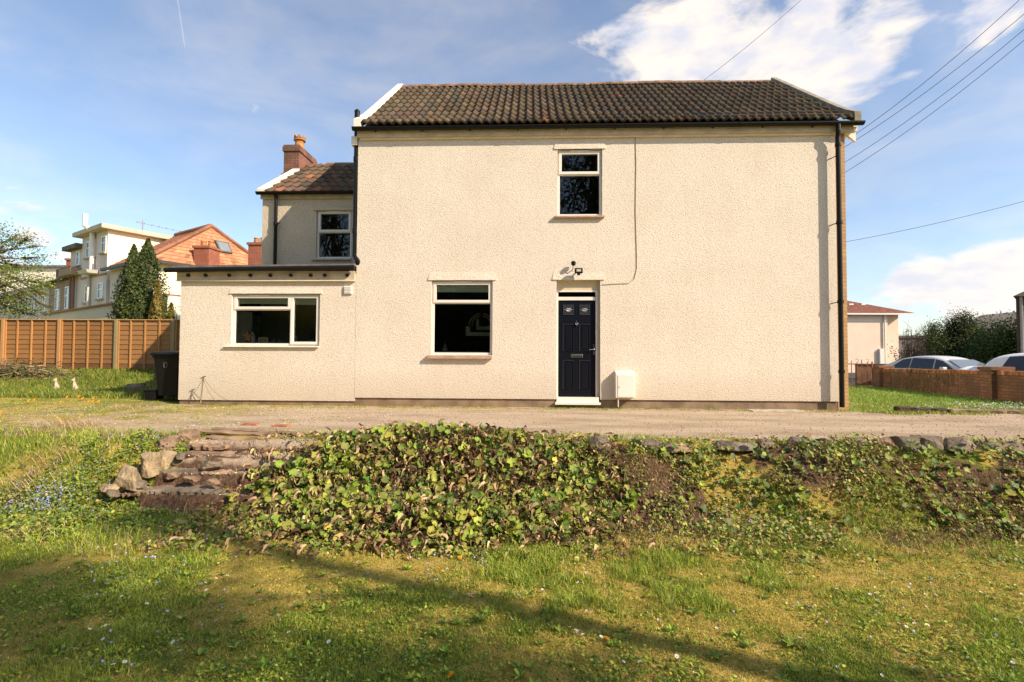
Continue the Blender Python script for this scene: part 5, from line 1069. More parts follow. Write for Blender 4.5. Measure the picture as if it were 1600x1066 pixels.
# ------------------------------------------------------------------ right: side wall, gate, street
def oriented(name, P, Q, z0, label, cat):
    """an Empty at P whose x axis runs to Q"""
    t = thing(name, label, cat, (P[0], P[1], z0)); t['base'] = [0., 0., 0.]; t.rotation_euler = (0, 0, math.atan2(Q[1]-P[1], Q[0]-P[0])); return t, math.hypot(Q[0]-P[0], Q[1]-P[1])
P1 = atz(1378, 607, -.03); P2 = atz(1552, 624, .0); P3 = atz(1605, 630, 0)
P3 = (P2[0]+(P2[0]-P1[0])*1.1, P2[1]+(P2[1]-P1[1])*1.1)
def brick_wall():
    t, L_ = oriented('brick_garden_wall', P1, P3, 0, 'low orange red brick wall with square piers along the side lawn', 'wall'); L2 = math.hypot(P2[0]-P1[0], P2[1]-P1[1])
    m_ = MB(); m_.add([(0, -.05, -.3), (L_, -.05, -.3), (L_, .17, -.3), (0, .17, -.3), (0, -.05, .54), (L_, -.05, .68), (L_, .17, .68), (0, .17, .54)], [(0, 1, 2, 3), (0, 1, 5, 4), (1, 2, 6, 5), (2, 3, 7, 6), (3, 0, 4, 7)]); m_.build('wall', BRICKR, t)
    c = MB(); n = int(L_/.075); rg = np.random.default_rng(4)
    for i in range(n):
        f0, f1 = i/n*L_, (i+1)/n*L_-.008; zz = .54+.14*i/n
        if rg.random() < .03: continue
        k = rg.normal(0, .006); v = rg.uniform(.6, 1.25); c.box(f0, f1, -.062+k, .182+k, zz, zz+.095+rg.normal(0, .006), (.40*v, .17*v, .075*v))
    c.build('brick_on_edge_coping', mat('coping_brick', rough=.93, attr='tint', var=.3, scale=8, bump=.5, bscale=60, bdist=.006), t)
    for (u, w, d_, zt, nm) in ((-.05, .42, .42, .74, 0), (L2, .36, .46, .80, 1), (L_-.3, .4, .4, .84, 2)):
        p = MB(); p.box(u-w/2, u+w/2, -.16, d_-.16, -.3, zt-.08); p.box(u-w/2-.03, u+w/2+.03, -.19, d_-.13, zt-.08, zt); p.build('pier', BRICKR, t)
    # dry ivy stems hanging on the face
    iv = MB(); rg = np.random.default_rng(8)
    for i in range(130):
        u = rg.normal(1.9, .75); z0 = rg.uniform(.25, .72); pts = [(u, -.065, z0)]
        for k in range(4): u += rg.normal(0, .04); z0 -= rg.uniform(.03, .14); pts.append((u, -.065-rg.uniform(0, .02), max(z0, .02)))
        iv.tube(pts, .005, 4)
    iv.build('dead_ivy_stems', mat('dead_ivy', (.27, .18, .09), .95), t)
brick_wall()
def gate():
    A = atz(1324, 604, -.03); B = (P1[0]-.3, P1[1]+.0); A = (B[0]-1.15, B[1]+.35)
    t, L_ = oriented('iron_gate', A, B, -.03, 'rusty iron railings gate between the house and brick pier', 'gate'); m_ = MB()
    for i in range(9):
        u = i*L_/8; m_.tube([(u, 0, .0), (u+.01*math.sin(i*3), 0, .92+.05*math.sin(i*2.3))], .012 if i % 8 else .022, 6)
        if i % 2: m_.tube([(u, 0, .84), (u+.05, 0, .9), (u+.05, 0, .96), (u, 0, .99), (u-.04, 0, .95)], .007, 5)
    m_.build('bars', mat('rusty_iron', (.30, .12, .06), .9, .4, 14), t)
    r_ = MB(); r_.box(0, L_, -.012, .012, .12, .15); r_.box(0, L_, -.012, .012, .80, .83); r_.build('rails', MATS['rusty_iron'], t)
gate()
RZ = -.34
m_ = MB(); m_.add([(6, 9.5, -.30), (60, -6, -.30), (70, 60, -.30), (6, 60, -.30)], [(0, 1, 2, 3)]); rd = m_.build('road', mat('asphalt', (.06, .058, .055), .95, .2, 5, .4, 90, .004)); tag(rd, kind='structure')
m_ = MB(); wa, wb = atd(1340, 590, 21), atd(1600, 590, 20); 
t, L_ = oriented('far_brick_wall', wa, wb+np.array([3, -1, 0]), -.32, 'dark old brick wall running behind the parked cars', 'wall')
m_.box(0, L_, 0, .22, -.1, 1.0); m_.build('wall', BRICKR, t); MB().box(0, L_, -.03, .25, 1.0, 1.06).build('coping', mat('dark_coping', (.10, .065, .05), .95), t)

def car(name, P, ang, L_, W_, H_, body, label, hatch=False):
    t = thing(name, label, 'car', P); t['base'] = [0., 0., 0.]; t.rotation_euler = (0, 0, ang); hw = W_/2
    if hatch: st = [(-L_/2, .78, .95, .72), (-L_/2+.10, .93, 1.02, .80), (-L_/2+.3, .98, 1.38, .86), (-L_/2+.9, 1, 1.0*H_, .9), (-.3, 1, H_, .9), (.35, 1, H_-.06, .9), (1.15, 1, .98, .88), (1.7, .96, .90, .86), (L_/2-.12, .86, .76, .74), (L_/2, .70, .62, .62)]
    else: st = [(-L_/2, .80, .86, .74), (-L_/2+.12, .92, .98, .82), (-L_/2+.62, .98, 1.03, .86), (-1.15, 1, H_-.13, .84), (-.55, 1, H_-.01, .86), (.10, 1, H_-.02, .86), (.55, 1, H_-.14, .85), (1.15, 1, .96, .88), (1.75, .97, .88, .86), (L_/2-.14, .87, .74, .76), (L_/2, .72, .62, .64)]
    belt = lambda x: .90+.03*(x < 0) if abs(x) < L_/2-.3 else .80
    rows = []
    for (x, w, zt, bw) in st:
        zb = min(belt(x), zt-.03); cab = max(0, min(1, (zt-1.0)/.35)); rw = hw*w*(1-.24*cab)
        rows.append([(x, hw*w*.86, .22), (x, hw*w*.97, .35), (x, hw*w, .60), (x, hw*w*.965, zb), (x, rw*(.96 if cab else .88), zt-.035), (x, rw*.80, zt), (x, 0, zt+.018)])
    V = []; Fc = []; k = 13
    for r_ in rows: V += r_+[(x, -y, z) for (x, y, z) in r_[-2::-1]]
    for i in range(len(rows)-1):
        for j in range(k-1): Fc.append((i*k+j, i*k+j+1, (i+1)*k+j+1, (i+1)*k+j))
        Fc.append((i*k+k-1, i*k, (i+1)*k, (i+1)*k+k-1))
    Fc += [tuple(range(k)), tuple((len(rows)-1)*k+j for j in range(k))]
    b = MB(); b.add(V, Fc); bo = b.build('body', body, t, smooth=True); 
    for e_ in (bo.modifiers.new('sub', 'SUBSURF'),): e_.levels = e_.render_levels = 2
    def lerp(x, j):
        for i in range(len(rows)-1):
            if rows[i][0][0] <= x <= rows[i+1][0][0]: f = (x-rows[i][0][0])/(rows[i+1][0][0]-rows[i][0][0]); return np.array(rows[i][j])*(1-f)+np.array(rows[i+1][j])*f
    def quad(pts, nm):
        g = MB(); g.add(pts, [tuple(range(len(pts)))]); g.build(nm, GLASSC, t)
    for s_ in (-1, 1):
        segs = ((-1.35, -.62, -.95, -.62), (-.57, .25, -.57, .22), (.30, 1.02, .27, .52)) if not hatch else ((-1.75, -1.0, -1.45, -.95), (-.93, .0, -.90, .0), (.06, .98, .05, .42))
        for (x0, x1, x2, x3) in segs:
            pts = []
            for x, j, f in ((x0, 3, .06), (x1, 3, .06), (x3, 4, .10), (x2, 4, .10)):
                a_, c_ = lerp(x, 3), lerp(x, 4); p = a_*(1-f)+c_*f if j == 3 else c_*(1-f)+a_*f; pts.append((p[0], s_*(p[1]+.012), p[2]))
            g = MB(); g.add(pts, [(0, 1, 2, 3)]); g.build('side_window', mat('tinted_side_glass', (.012, .014, .016), .06, .1, 3, spec=.9), t)
        wx = (-L_/2+.85, L_/2-.88)
        for x in wx:
            w_ = MB(); w_.tube([(x, s_*(hw-.20), .32), (x, s_*(hw+.01), .32)], .32, 22); wo = w_.build('wheel', mat('tyre', (.02, .02, .02), .9), t)
            h_ = MB(); h_.tube([(x, s_*(hw+.0), .32), (x, s_*(hw+.02), .32)], .21, 14); h_.build('rim', mat('alloy', (.5, .5, .5), .35, metal=.8), wo)
        m_ = MB(); m_.obox((.72, s_*(hw+.09), .96), (1, 0, 0), (0, 1, 0), (0, 0, 1), .07, .09, .06); m_.build('wing_mirror', body, t, bevel=.025)
        m_ = MB(); m_.obox((L_/2-.18, s_*(hw*.70), .66), (1, 0, 0), (0, 1, 0), (0, 0, 1), .12, .15, .06); m_.build('headlight', mat('headlamp', (.6, .6, .6), .15, spec=.8), t, bevel=.03)
        for x in (-.45, .40):
            m_ = MB(); m_.obox((x, s_*(hw*.985), .83), (1, 0, 0), (0, 1, 0), (0, 0, 1), .09, .015, .014); m_.build('door_handle', body, t)
    a0, a1 = (.60, 1.12) if not hatch else (.45, 1.12)
    y0, y1 = lerp(a0, 5)[1]*.98, hw*.84; z0, z1 = lerp(a0, 5)[2]+.022, lerp(a1, 5)[2]+.035
    g = MB(); g.add([(a0, -y0, z0), (a0, y0, z0), (a1, y1, z1), (a1, -y1, z1)], [(0, 1, 2, 3)]); g.build('windscreen', mat('windscreen_glass', (.16, .18, .18), .05, .1, 2, spec=1), t)
    b0, b1 = (-1.2, -1.62) if not hatch else (-L_/2+.32, -L_/2+.12)
    g = MB(); g.add([(b0, -.5, lerp(b0, 5)[2]+.02), (b0, .5, lerp(b0, 5)[2]+.02), (b1, .62, lerp(b1, 5)[2]+.025), (b1, -.62, lerp(b1, 5)[2]+.025)], [(0, 1, 2, 3)]); g.build('rear_window', MATS['windscreen_glass'], t)
SILVER = mat('silver_car_paint', (.60, .585, .56), .42, .03, 3, spec=.4, metal=.1, coat=.25); WHITEC = mat('white_car_paint', (.78, .77, .76), .4, .03, 3, spec=.4, coat=.25)
pc = atd(1474, 560, 18.2); car('silver_saloon_car', (pc[0], pc[1], RZ-.0), R(-76), 4.65, 1.82, 1.44, SILVER, 'silver grey saloon car parked behind the low brick wall')
pc = atd(1682, 560, 15.2); car('white_hatchback_car', (pc[0], pc[1], RZ-.02), R(-45), 4.4, 1.8, 1.56, WHITEC, 'white hatchback car half out of the right edge', hatch=True)
# sleepers and planting beside the track
slab('timber_sleeper', 1405, 1480, 636, 639, -.72, .10, .16, DARKWOOD, 'dark old sleeper on the edge of the side lawn', 'sleeper', skew=-.1, group=None)
slab('timber_sleeper', 1482, 1592, 640, 641, -.80, .07, .16, WOOD, 'paler weathered sleeper right of the dark one', 'sleeper', skew=-.1, group=None)
sl_ = MB(); xx, yy = atz(1227, 642, .0); sl_.prism([(xx-.55, -.09), (xx+.5, -.09), (xx+.46, -.022), (xx-.5, -.028)], -.50, -.18, 'y'); tag(sl_.build('drain_slab', mat('concrete_slab', (.45, .38, .29), .95, .3, 6, .4, 50, .004), bevel=.01), 'flat concrete slab on the ground near the right corner of the house', 'slab')
def white_flowers():
    n = 900; cx, cy = atz(1560, 634, .1); x = rng.normal(cx+.1, .75, n); y = rng.normal(cy-.05, .22, n)
    tag(scatter('white_rockery_flowers', *TL, np.stack([x, y, h(x, y)+rng.uniform(.03, .16, n)], 1), np.stack([rng.normal(0, .6, n), rng.normal(-.3, .6, n), np.ones(n)], 1), rng.uniform(0, 6, n), rng.uniform(.02, .04, n), pal(n, [(.62, .60, .52), (.35, .40, .22), (.20, .28, .08)], [2, 1, 1.5], .1), FLOWERM), kind='stuff')
white_flowers()

# buildings on the right
def flat_house_right():
    D = 41; a = atd(1424, 490, D); y0 = a[1]; x1 = a[0]-.35; x0 = x1-17; ze = a[2]; t = thing('pink_house', 'pale pink rendered house with a dark red hipped roof beyond the street', 'house', (x1-6, y0+4, RZ))
    PK = mat('pink_render', (.80, .63, .48), .9, .06, 1, .3, 30, .01)
    m_ = MB(); xr = X(1387, 520, y0); xl = X(1378, 520, y0)
    m_.box(x0, xr, y0, y0+9, RZ, ze-.02); m_.box(xr, x1, y0+1.0, y0+9, RZ, ze-.02); m_.build('wall', PK, t)
    ov = .4; zr = ze+2.9; r_ = MB(); r_.add([(x0-ov, y0-ov, ze), (x1+ov, y0-ov, ze), (x1+ov, y0+9+ov, ze), (x0-ov, y0+9+ov, ze), (x0+5, y0+4.5, zr), (x1-9.0, y0+4.5, zr)], [(0, 1, 5, 4), (1, 2, 5), (2, 3, 4, 5), (3, 0, 4), (0, 1, 2, 3)])
    ro = r_.build('roof', mat('dark_red_tiles', (.20, .075, .048), .9, .3, 3, .6, 12, .03), t)
    MB().box(x0-ov, x1+ov, y0-ov-.06, y0-ov+.0, ze-.14, ze-.01).build('gutter', UPVC, t)
    for px in (1322, 1382.5): x = X(px, 520, y0-.1); MB().tube([(x, y0-.1, ze-.1), (x, y0-.1, RZ)], .06, 8).build('downpipe', UPVC, t)
    for px in (1328, 1347): x = X(px, 477, y0+1.2); MB().box(x-.18, x+.18, y0+1.0, y0+1.3, ze+.75, ze+.95).build('roof_vent', UPVC, ro)
    MB().box(X(1381, 550, y0-.2)-.3, X(1381, 550, y0-.2)-.02, y0-.2, y0, RZ, ze-3.0).build('meter_cupboard', UPVC, t)
flat_house_right()
def edge_house():
    D = 19; a = atd(1587, 462, D); t = thing('dark_edge_building', 'dark brown building with a slate roof at the right edge of the view', 'building', (a[0]+3, a[1]+3, RZ))
    m_ = MB(); m_.add([(a[0]+p, a[1]+q_, z) for z in (RZ, a[2]) for (p, q_) in ((0, 0), (8, -1.5), (16, 5), (8, 7.2))], [(0, 3, 2, 1), (4, 5, 6, 7), (0, 1, 5, 4), (1, 2, 6, 5), (2, 3, 7, 6), (3, 0, 4, 7)]); m_.build('wall', mat('dark_stone', (.10, .075, .055), .95, .3, 3, .5, 9, .03), t)
    r_ = MB(); r_.add([(a[0]-.3, a[1]-.2, a[2]-.05), (a[0]+8.2, a[1]-1.8, a[2]-.05), (a[0]+16.3, a[1]+5, a[2]-.05), (a[0]+8, a[1]+7.5, a[2]-.05), (a[0]+6.5, a[1]+1.2, a[2]+2.6), (a[0]+10, a[1]+4.5, a[2]+2.6)], [(0, 1, 4), (1, 2, 5, 4), (2, 3, 5), (3, 0, 4, 5), (0, 3, 2, 1)]); r_.build('roof', mat('dark_slate', (.05, .045, .045), .8, .3, 6), t)
    MB().tube([(a[0]+.12, a[1]-.08, a[2]), (a[0]+.12, a[1]-.08, RZ)], .05, 8).build('downpipe', mat('grey_pipe', (.3, .28, .27), .6), t)
edge_house()
D = 60; a = atd(1543, 530, D); b = atd(1600, 506, D); t = thing('far_bungalow', 'distant pale roof showing above the ivy hedge', 'house', (a[0]+5, a[1]+4, RZ))
MB().box(a[0], a[0]+14, a[1], a[1]+8, RZ, a[2]-.1).build('wall', mat('far_wall', (.35, .28, .22), .9), t)
MB().prism([(a[0]-.4, a[2]-.1), (a[0]+14.4, a[2]-.1), (a[0]+7, b[2]+1.8)], a[1]-.3, a[1]+8.3, 'y').build('roof', mat('far_roof', (.36, .27, .20), .9, .2, 2), t)
D = 55; a = atd(1424, 528, D); b = atd(1465, 528, D); t = thing('flat_roofed_shed', 'low grey flat roofed building between pink house and trees', 'building', (a[0]+3, a[1]+4, RZ))
MB().box(a[0]-3, b[0]+3, a[1], a[1]+5, RZ, a[2]).build('wall', mat('shed_wall', (.20, .165, .14), .9, .2, 1), t); MB().box(a[0]-3.2, b[0]+3.2, a[1]-.2, a[1]+5.2, a[2]+.002, a[2]+.25).build('roof', mat('shed_roof', (.14, .12, .11), .9), t)

# overhead cables
def cable(pts, r_, label):
    m_ = MB(); P = [np.array((at(px, py, Y)[0], Y, at(px, py, Y)[1])) for px, py, Y in pts]; o = []
    for t in np.linspace(0, 1, 15): q = P[0]*(1-t)+P[1]*t; q = q-np.array([0, 0, .12*4*t*(1-t)]); o.append(q)
    m_.tube(o, r_, 6); tag(m_.build('overhead_cable', mat('grey_cable', (.10, .095, .09), .8)), label, 'cable', 'overhead cables')
cable(((1040, 168, 3.6), (1265, -12, 3.0)), .0055, 'overhead cable rising from behind the middle of the roof')
cable(((1325, 218, .6), (1612, -18, -1)), .0055, 'highest of the four cables fanning out from the right eaves')
cable(((1318, 231, 1.2), (1612, 12, -.6)), .0055, 'second highest cable fanning out from the right eaves')
cable(((1318, 255, 1.4), (1612, 36, -.4)), .0055, 'third highest cable fanning out from the right eaves')
cable(((1318, 271, 1.6), (1612, 53, -.2)), .0055, 'lowest cable fanning out from the right eaves')
cable(((1316, 379, 14), (1620, 309, 14)), .012, 'long single cable crossing the low sky on the right')

# ------------------------------------------------------------------ the terrace behind the fence, on the left
PC = atd(238, 405, 24.0); A0 = R(150); U = np.array([math.cos(A0), math.sin(A0)]); Vv = np.array([U[1], -U[0]])
def hit(px, py, dirn, off=np.zeros(2)):
    """distance along a wall line from the corner, and height, for a photo pixel"""
    d = ray(px, py); P0 = PC[:2]+off; M_ = np.array([[d[0], -dirn[0]], [d[1], -dirn[1]]]); s_, t = np.linalg.solve(M_, P0-CAM[:2]); return float(t), float(CAM[2]+d[2]*s_)
def W3(u, v, z): p = PC[:2]+U*u+Vv*v; return (p[0], p[1], z)
def fbox(m_, u0, u1, v0, v1, z0, z1, tint=None):
    pts = [W3(u, v, z) for z in (z0, z1) for (u, v) in ((u0, v0), (u1, v0), (u1, v1), (u0, v1))]
    return m_.add(pts, [(0, 3, 2, 1), (4, 5, 6, 7), (0, 1, 5, 4), (1, 2, 6, 5), (2, 3, 7, 6), (3, 0, 4, 7)], tint)
def fwin(t, px0, px1, py0, py1, name='window', v=0.0, lights=1, frame=UPVC):
    c = (px0+px1)/2; u0, _ = hit(px1, py0, U); u1, _ = hit(px0, py0, U); z1 = hit(c, py0, U)[1]; z0 = hit(c, py1, U)[1]; w = .07
    m_ = MB(); 
    fbox(m_, u0, u1, v-.05, v+.03, z0, z0+w); fbox(m_, u0, u1, v-.05, v+.03, z1-w, z1)
    for k in range(lights+1): uu_ = u0+(u1-u0-w)*k/lights; fbox(m_, uu_, uu_+w, v-.045, v+.03, z0+w, z1-w)
    zm = z0+(z1-z0)*.6; fbox(m_, u0+w, u1-w, v-.03, v+.02, zm-.03, zm+.03)
    o = m_.build(name, frame, t); g = MB(); fbox(g, u0+w, u1-w, v-.012, v-.006, z0+w, z1-w); g.build('pane', mat('grey_blue_pane', (.13, .16, .19), .08, .3, 1, spec=.9), o)
    s_ = MB(); fbox(s_, u0-.1, u1+.1, v-.14, v-.0, z0-.09, z0-.002); s_.build('sill', mat('far_sill', (.42, .34, .27), .9), o)
    return o
GREYR = mat('shade_toned_grey_render', (.66, .60, .54), .92, .12, .8, .3, 20, .01); CREAMR = mat('far_cream_render', (.86, .76, .56), .92, .08, .6, .3, 20, .01)  # row facades carry their shade in the grey; sunlit end walls stay cream
BROWNR = mat('far_brown_render', (.34, .24, .17), .92, .15, .8, .3, 20, .01); SLATE = mat('far_slate', (.16, .13, .12), .9, .3, 3)
ORT = mat('orange_roof_tiles', rough=.92, attr='tint', var=.25, scale=4, bump=.4, bscale=20, bdist=.02)
zB = hit(238, 405, U)[1]; uB = hit(172, 418, U)[0]; vB = 6.35
# orange roofed end house
tB = thing('orange_roofed_house', 'end of terrace house with hipped orange tiled roof and cream end wall', 'house', W3(uB/2, vB/2, .4)); 
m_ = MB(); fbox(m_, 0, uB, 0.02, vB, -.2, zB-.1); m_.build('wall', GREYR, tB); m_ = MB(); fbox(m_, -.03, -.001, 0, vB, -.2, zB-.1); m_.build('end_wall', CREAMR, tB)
# hip roof as rows of tiles
zA = zB+2.45; vB = 6.35; vm = 3.18; uA = 1.0
def roof_face(name, p0, p1, q0, q1, rows, parent, c=(.46, .205, .105)):
    """p0-p1 eave, q0-q1 ridge; courses stepped like tiles"""
    p0, p1, q0, q1 = map(np.array, (p0, p1, q0, q1)); m2 = MB(); rg = np.random.default_rng(3); nrm = np.cross(p1-p0, q0-p0); nrm = nrm/np.linalg.norm(nrm); nrm = nrm if nrm[2] > 0 else -nrm
    for i in range(rows):
        f0, f1 = i/rows, (i+1)/rows; a, b = p0*(1-f0)+q0*f0, p1*(1-f0)+q1*f0; c_, d = p0*(1-f1)+q0*f1, p1*(1-f1)+q1*f1; n = 26
        for j in range(n):
            g0, g1 = j/n, (j+1)/n; t_ = tuple(np.clip(np.array(c)*(1+rg.normal(0, .17)), 0, 1))
            A, B, C_, D_ = a*(1-g0)+b*g0, a*(1-g1)+b*g1, c_*(1-g1)+d*g1, c_*(1-g0)+d*g0
            m2.add([A+nrm*.045, B+nrm*.045, C_+nrm*.02, D_+nrm*.02, A-nrm*.03, B-nrm*.03], [(0, 1, 2, 3), (4, 5, 1, 0)], t_)
    return m2.build(name, ORT, parent)
E_ = .3
c00, c10, c01, c11 = W3(-E_, -E_, zB-.08), W3(uB+.0, -E_, zB-.08), W3(-E_, vB+E_, zB-.08), W3(uB, vB+E_, zB-.08); ap = W3(uA, vm, zA); ap2 = W3(uB, vm, zA)
rB = roof_face('roof', c00, c01, ap, ap, 13, tB); roof_face('roof_slope', c10, c00, ap2, ap, 13, rB); roof_face('roof_slope', c01, c11, ap, ap2, 13, rB)
m_ = MB(); 
for (p, q) in ((c00, ap), (c01, ap), (ap, ap2)): m_.tube([np.array(p)+[0, 0, .10], np.array(q)+[0, 0, .10]], .12, 6)
m_.build('hip_tiles', mat('hip_tile', (.28, .125, .07), .9, .3, 2), rB)
m_ = MB(); fbox(m_, -.42, -.28, -.35, vB+.35, zB-.2, zB-.05); fbox(m_, -.42, uB, -.45, -.30, zB-.2, zB-.06); m_.build('gutter', mat('brown_gutter', (.06, .045, .04), .5), tB)
def on_hip(px, py):   # the point of the end slope seen at a pixel
    n_ = np.cross(np.array(c01)-np.array(c00), np.array(ap)-np.array(c00)); d = ray(px, py); t = np.dot(n_, np.array(c00)-CAM)/np.dot(n_, d); return CAM+d*t
p4 = [on_hip(*q) for q in ((334, 377), (355, 381.5), (362, 398), (342, 395))]; nn = np.cross(p4[1]-p4[0], p4[3]-p4[0]); nn = nn/np.linalg.norm(nn); nn = nn if nn[2] > 0 else -nn
s_ = MB(); s_.add([p+nn*.14 for p in p4]+[p-nn*.1 for p in p4], [(0, 1, 2, 3), (0, 1, 5, 4), (1, 2, 6, 5), (2, 3, 7, 6), (3, 0, 4, 7)]); sk_ = s_.build('skylight', mat('skylight_frame', (.10, .09, .08), .6), rB)
ctr = sum(p4)/4; s_ = MB(); s_.add([ctr+(p-ctr)*.8+nn*.150 for p in p4], [(0, 1, 2, 3)]); s_.build('skylight_pane', mat('skylight_pane', (.20, .23, .24), .3, .1, 2, spec=.9), rB)
def far_chimney(px0, px1, pyt, pyb, D, w2, parent, label=None, pots=2, m=BRICKC):
    a = atd(px0, pyt, D); b = atd(px1, pyb, D); c = MB(); dx = b[0]-a[0]; zt_ = a[2]; c.box(a[0], a[0]+dx, a[1], a[1]+w2, b[2]-1.2, zt_-.12); c.box(a[0]-.06, a[0]+dx+.06, a[1]-.06, a[1]+w2+.06, zt_-.12, zt_); o = c.build('chimney', m, parent)
    for k in range(pots):
        x_ = a[0]+dx*(k+.5)/pots; q = MB(); q.lathe(x_, a[1]+w2/2, [(.15, zt_), (.12, zt_+.25), (.15, zt_+.30), (.13, zt_+.34)], 10); q.build('chimney_pot', POTM, o if False else parent)
    return o
RB2 = brick_mat('red_chimney_brick', (.42, .125, .07), (.32, .10, .06), (.42, .30, .22), grime=(.30, .10, .06))
d2 = np.dot(on_hip(314, 412)-CAM, fw); far_chimney(303, 327, 384, 415, d2-.3, .9, tB, pots=2, m=RB2); far_chimney(388, 409, 379, 415, d2-1.2, .9, tB, pots=2, m=RB2)
# grey roof windows on the other slope
# tall white house with a box top storey
uC0, uC1 = hit(169, 355, U)[0], hit(129, 375, U)[0]; zC = hit(169, 356, U)[1]; 
tC = thing('tall_white_house', 'tall pale terraced house with a boxy flat roofed top storey', 'house', W3((uC0+uC1)/2, 3, .4))
vC = 6.2
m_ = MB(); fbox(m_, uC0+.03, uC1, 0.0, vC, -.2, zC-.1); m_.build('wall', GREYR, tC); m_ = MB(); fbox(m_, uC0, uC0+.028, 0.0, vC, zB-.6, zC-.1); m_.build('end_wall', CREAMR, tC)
m_ = MB(); fbox(m_, uC0-.35, uC1+.3, -.4, vC+.3, zC-.1, zC+.14); m_.build('roof', mat('pale_fascia', (.55, .45, .34), .8, .1, 2), tC)
for a_ in ((136, 150, 376, 402, 3), (160, 167, 369, 395, 1), (134, 139.5, 446, 473, 1), (154, 162, 442, 467, 1)): fwin(tC, *a_[:4], lights=a_[4])
m_ = MB(); u_, _ = hit(148.5, 400, U); zt_ = hit(148, 352, U)[1]; zb_ = hit(148, 425, U)[1]
m_.tube([W3(u_, -.5, zt_+.5), W3(u_, -.5, zt_-.15), W3(u_, -.15, zt_-.5), W3(u_, -.12, zb_)], .13, 8); m_.build('flue_pipe', UPVC, tC)
m_ = MB(); m_.add([W3(u_-.6, -.05, zb_-.15), W3(u_+.6, -.05, zb_-.15), W3(u_+.6, -.5, zb_-.15), W3(u_-.6, -.5, zb_-.15), W3(u_-.7, -.05, zb_+.05), W3(u_+.7, -.05, zb_+.05), W3(u_+.7, -.6, zb_+.02), W3(u_-.7, -.6, zb_+.02)], [(0, 1, 2, 3), (4, 5, 6, 7), (0, 1, 5, 4), (1, 2, 6, 5), (2, 3, 7, 6), (3, 0, 4, 7)]); m_.build('porch_ledge', GREYR, tC)
m_ = MB(); fbox(m_, uC0, uC1, -.06, -.002, hit(150, 431, U)[1]-.05, hit(150, 431, U)[1]+.05); m_.build('string_course', BROWNR, tC)
m_ = MB(); u_, _ = hit(142, 440, U); m_.tube([W3(u_, -.1, hit(142, 430, U)[1]), W3(u_, -.1, 0)], .08, 8); m_.build('downpipe', GREYR, tC)
aer = MB(); a = W3(uC0+1, 2.0, zC+.14); aer.tube([a, (a[0], a[1], a[2]+.9)], .03, 6); aer.tube([(a[0]-.2, a[1]-.2, a[2]+.75), (a[0]+1.6, a[1]+1.6, a[2]+.55)], .02, 6)
for k in range(8): q = k/7; p = np.array((a[0]-.2+1.8*q, a[1]-.2+1.8*q, a[2]+.75-.2*q)); aer.tube([p-[.18, -.18, 0], p+[.18, -.18, 0]], .012, 4)
tag(aer.build('tv_aerial', mat('aerial', (.3, .28, .27), .5)), 'spiky television aerial on the flat roof of the tall white house', 'aerial')
# narrow stepped house
uD1 = hit(109, 392, U)[0]; zD = hit(118, 388, U)[1]; tD = thing('narrow_grey_house', 'narrow grey house stepped down beside the tall white one', 'house', W3((uC1+uD1)/2, 3, .4))
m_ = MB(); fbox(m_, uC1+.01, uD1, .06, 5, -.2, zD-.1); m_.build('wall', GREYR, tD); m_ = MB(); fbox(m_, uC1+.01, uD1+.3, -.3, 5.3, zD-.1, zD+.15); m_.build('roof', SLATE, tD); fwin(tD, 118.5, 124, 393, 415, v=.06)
m_ = MB(); fbox(m_, uC1+.05, uD1, -.5, .055, hit(118, 432, U)[1], hit(118, 421, U)[1]); m_.build('balcony_box', BROWNR, tD)
# brown house with dormer and chimney
uE1 = hit(77, 445, U)[0]; zE = hit(95, 437, U)[1]; tE = thing('brown_rendered_house', 'brown rendered house with a dark box dormer and tall narrow windows', 'house', W3((uD1+uE1)/2, 3, .4))
m_ = MB(); fbox(m_, uD1+.01, uE1, 0.03, 6, -.2, zE-.1); m_.build('wall', BROWNR, tE)
m_ = MB(); m_.add([W3(uD1+.02, -.3, zE-.08), W3(uE1, -.3, zE-.08), W3(uE1, 3, zE+1.9), W3(uD1+.02, 3, zE+1.9), W3(uE1, 6.3, zE-.08), W3(uD1+.02, 6.3, zE-.08)], [(0, 1, 2, 3), (3, 2, 4, 5), (0, 3, 5), (1, 4, 2), (0, 5, 4, 1)]); m_.build('roof', SLATE, tE)
ud0, ud1 = hit(93, 425, U)[0], hit(78, 425, U)[0]; m_ = MB(); fbox(m_, ud0, ud1, .3, 3.0, zE+.0, hit(85, 421, U)[1]+.1); m_.build('dormer', mat('dark_dormer', (.10, .06, .045), .8), tE)
for a_ in ((87.5, 93.5, 452, 485), (103, 110.5, 448, 483)): fwin(tE, *a_)
m_ = MB(); 
for px in (114, 118): u_, _ = hit(px, 440, U); m_.tube([W3(u_, -.1, zE), W3(u_, -.1, 0)], .08, 8)
m_.build('downpipe', mat('brown_pipe', (.24, .14, .10), .7), tE)
dE = np.dot(np.array(W3(uD1+.6, 1.2, 5))-CAM, fw); far_chimney(103.5, 110, 404, 424, dE, 1.3, tE, pots=2, m=RB2)
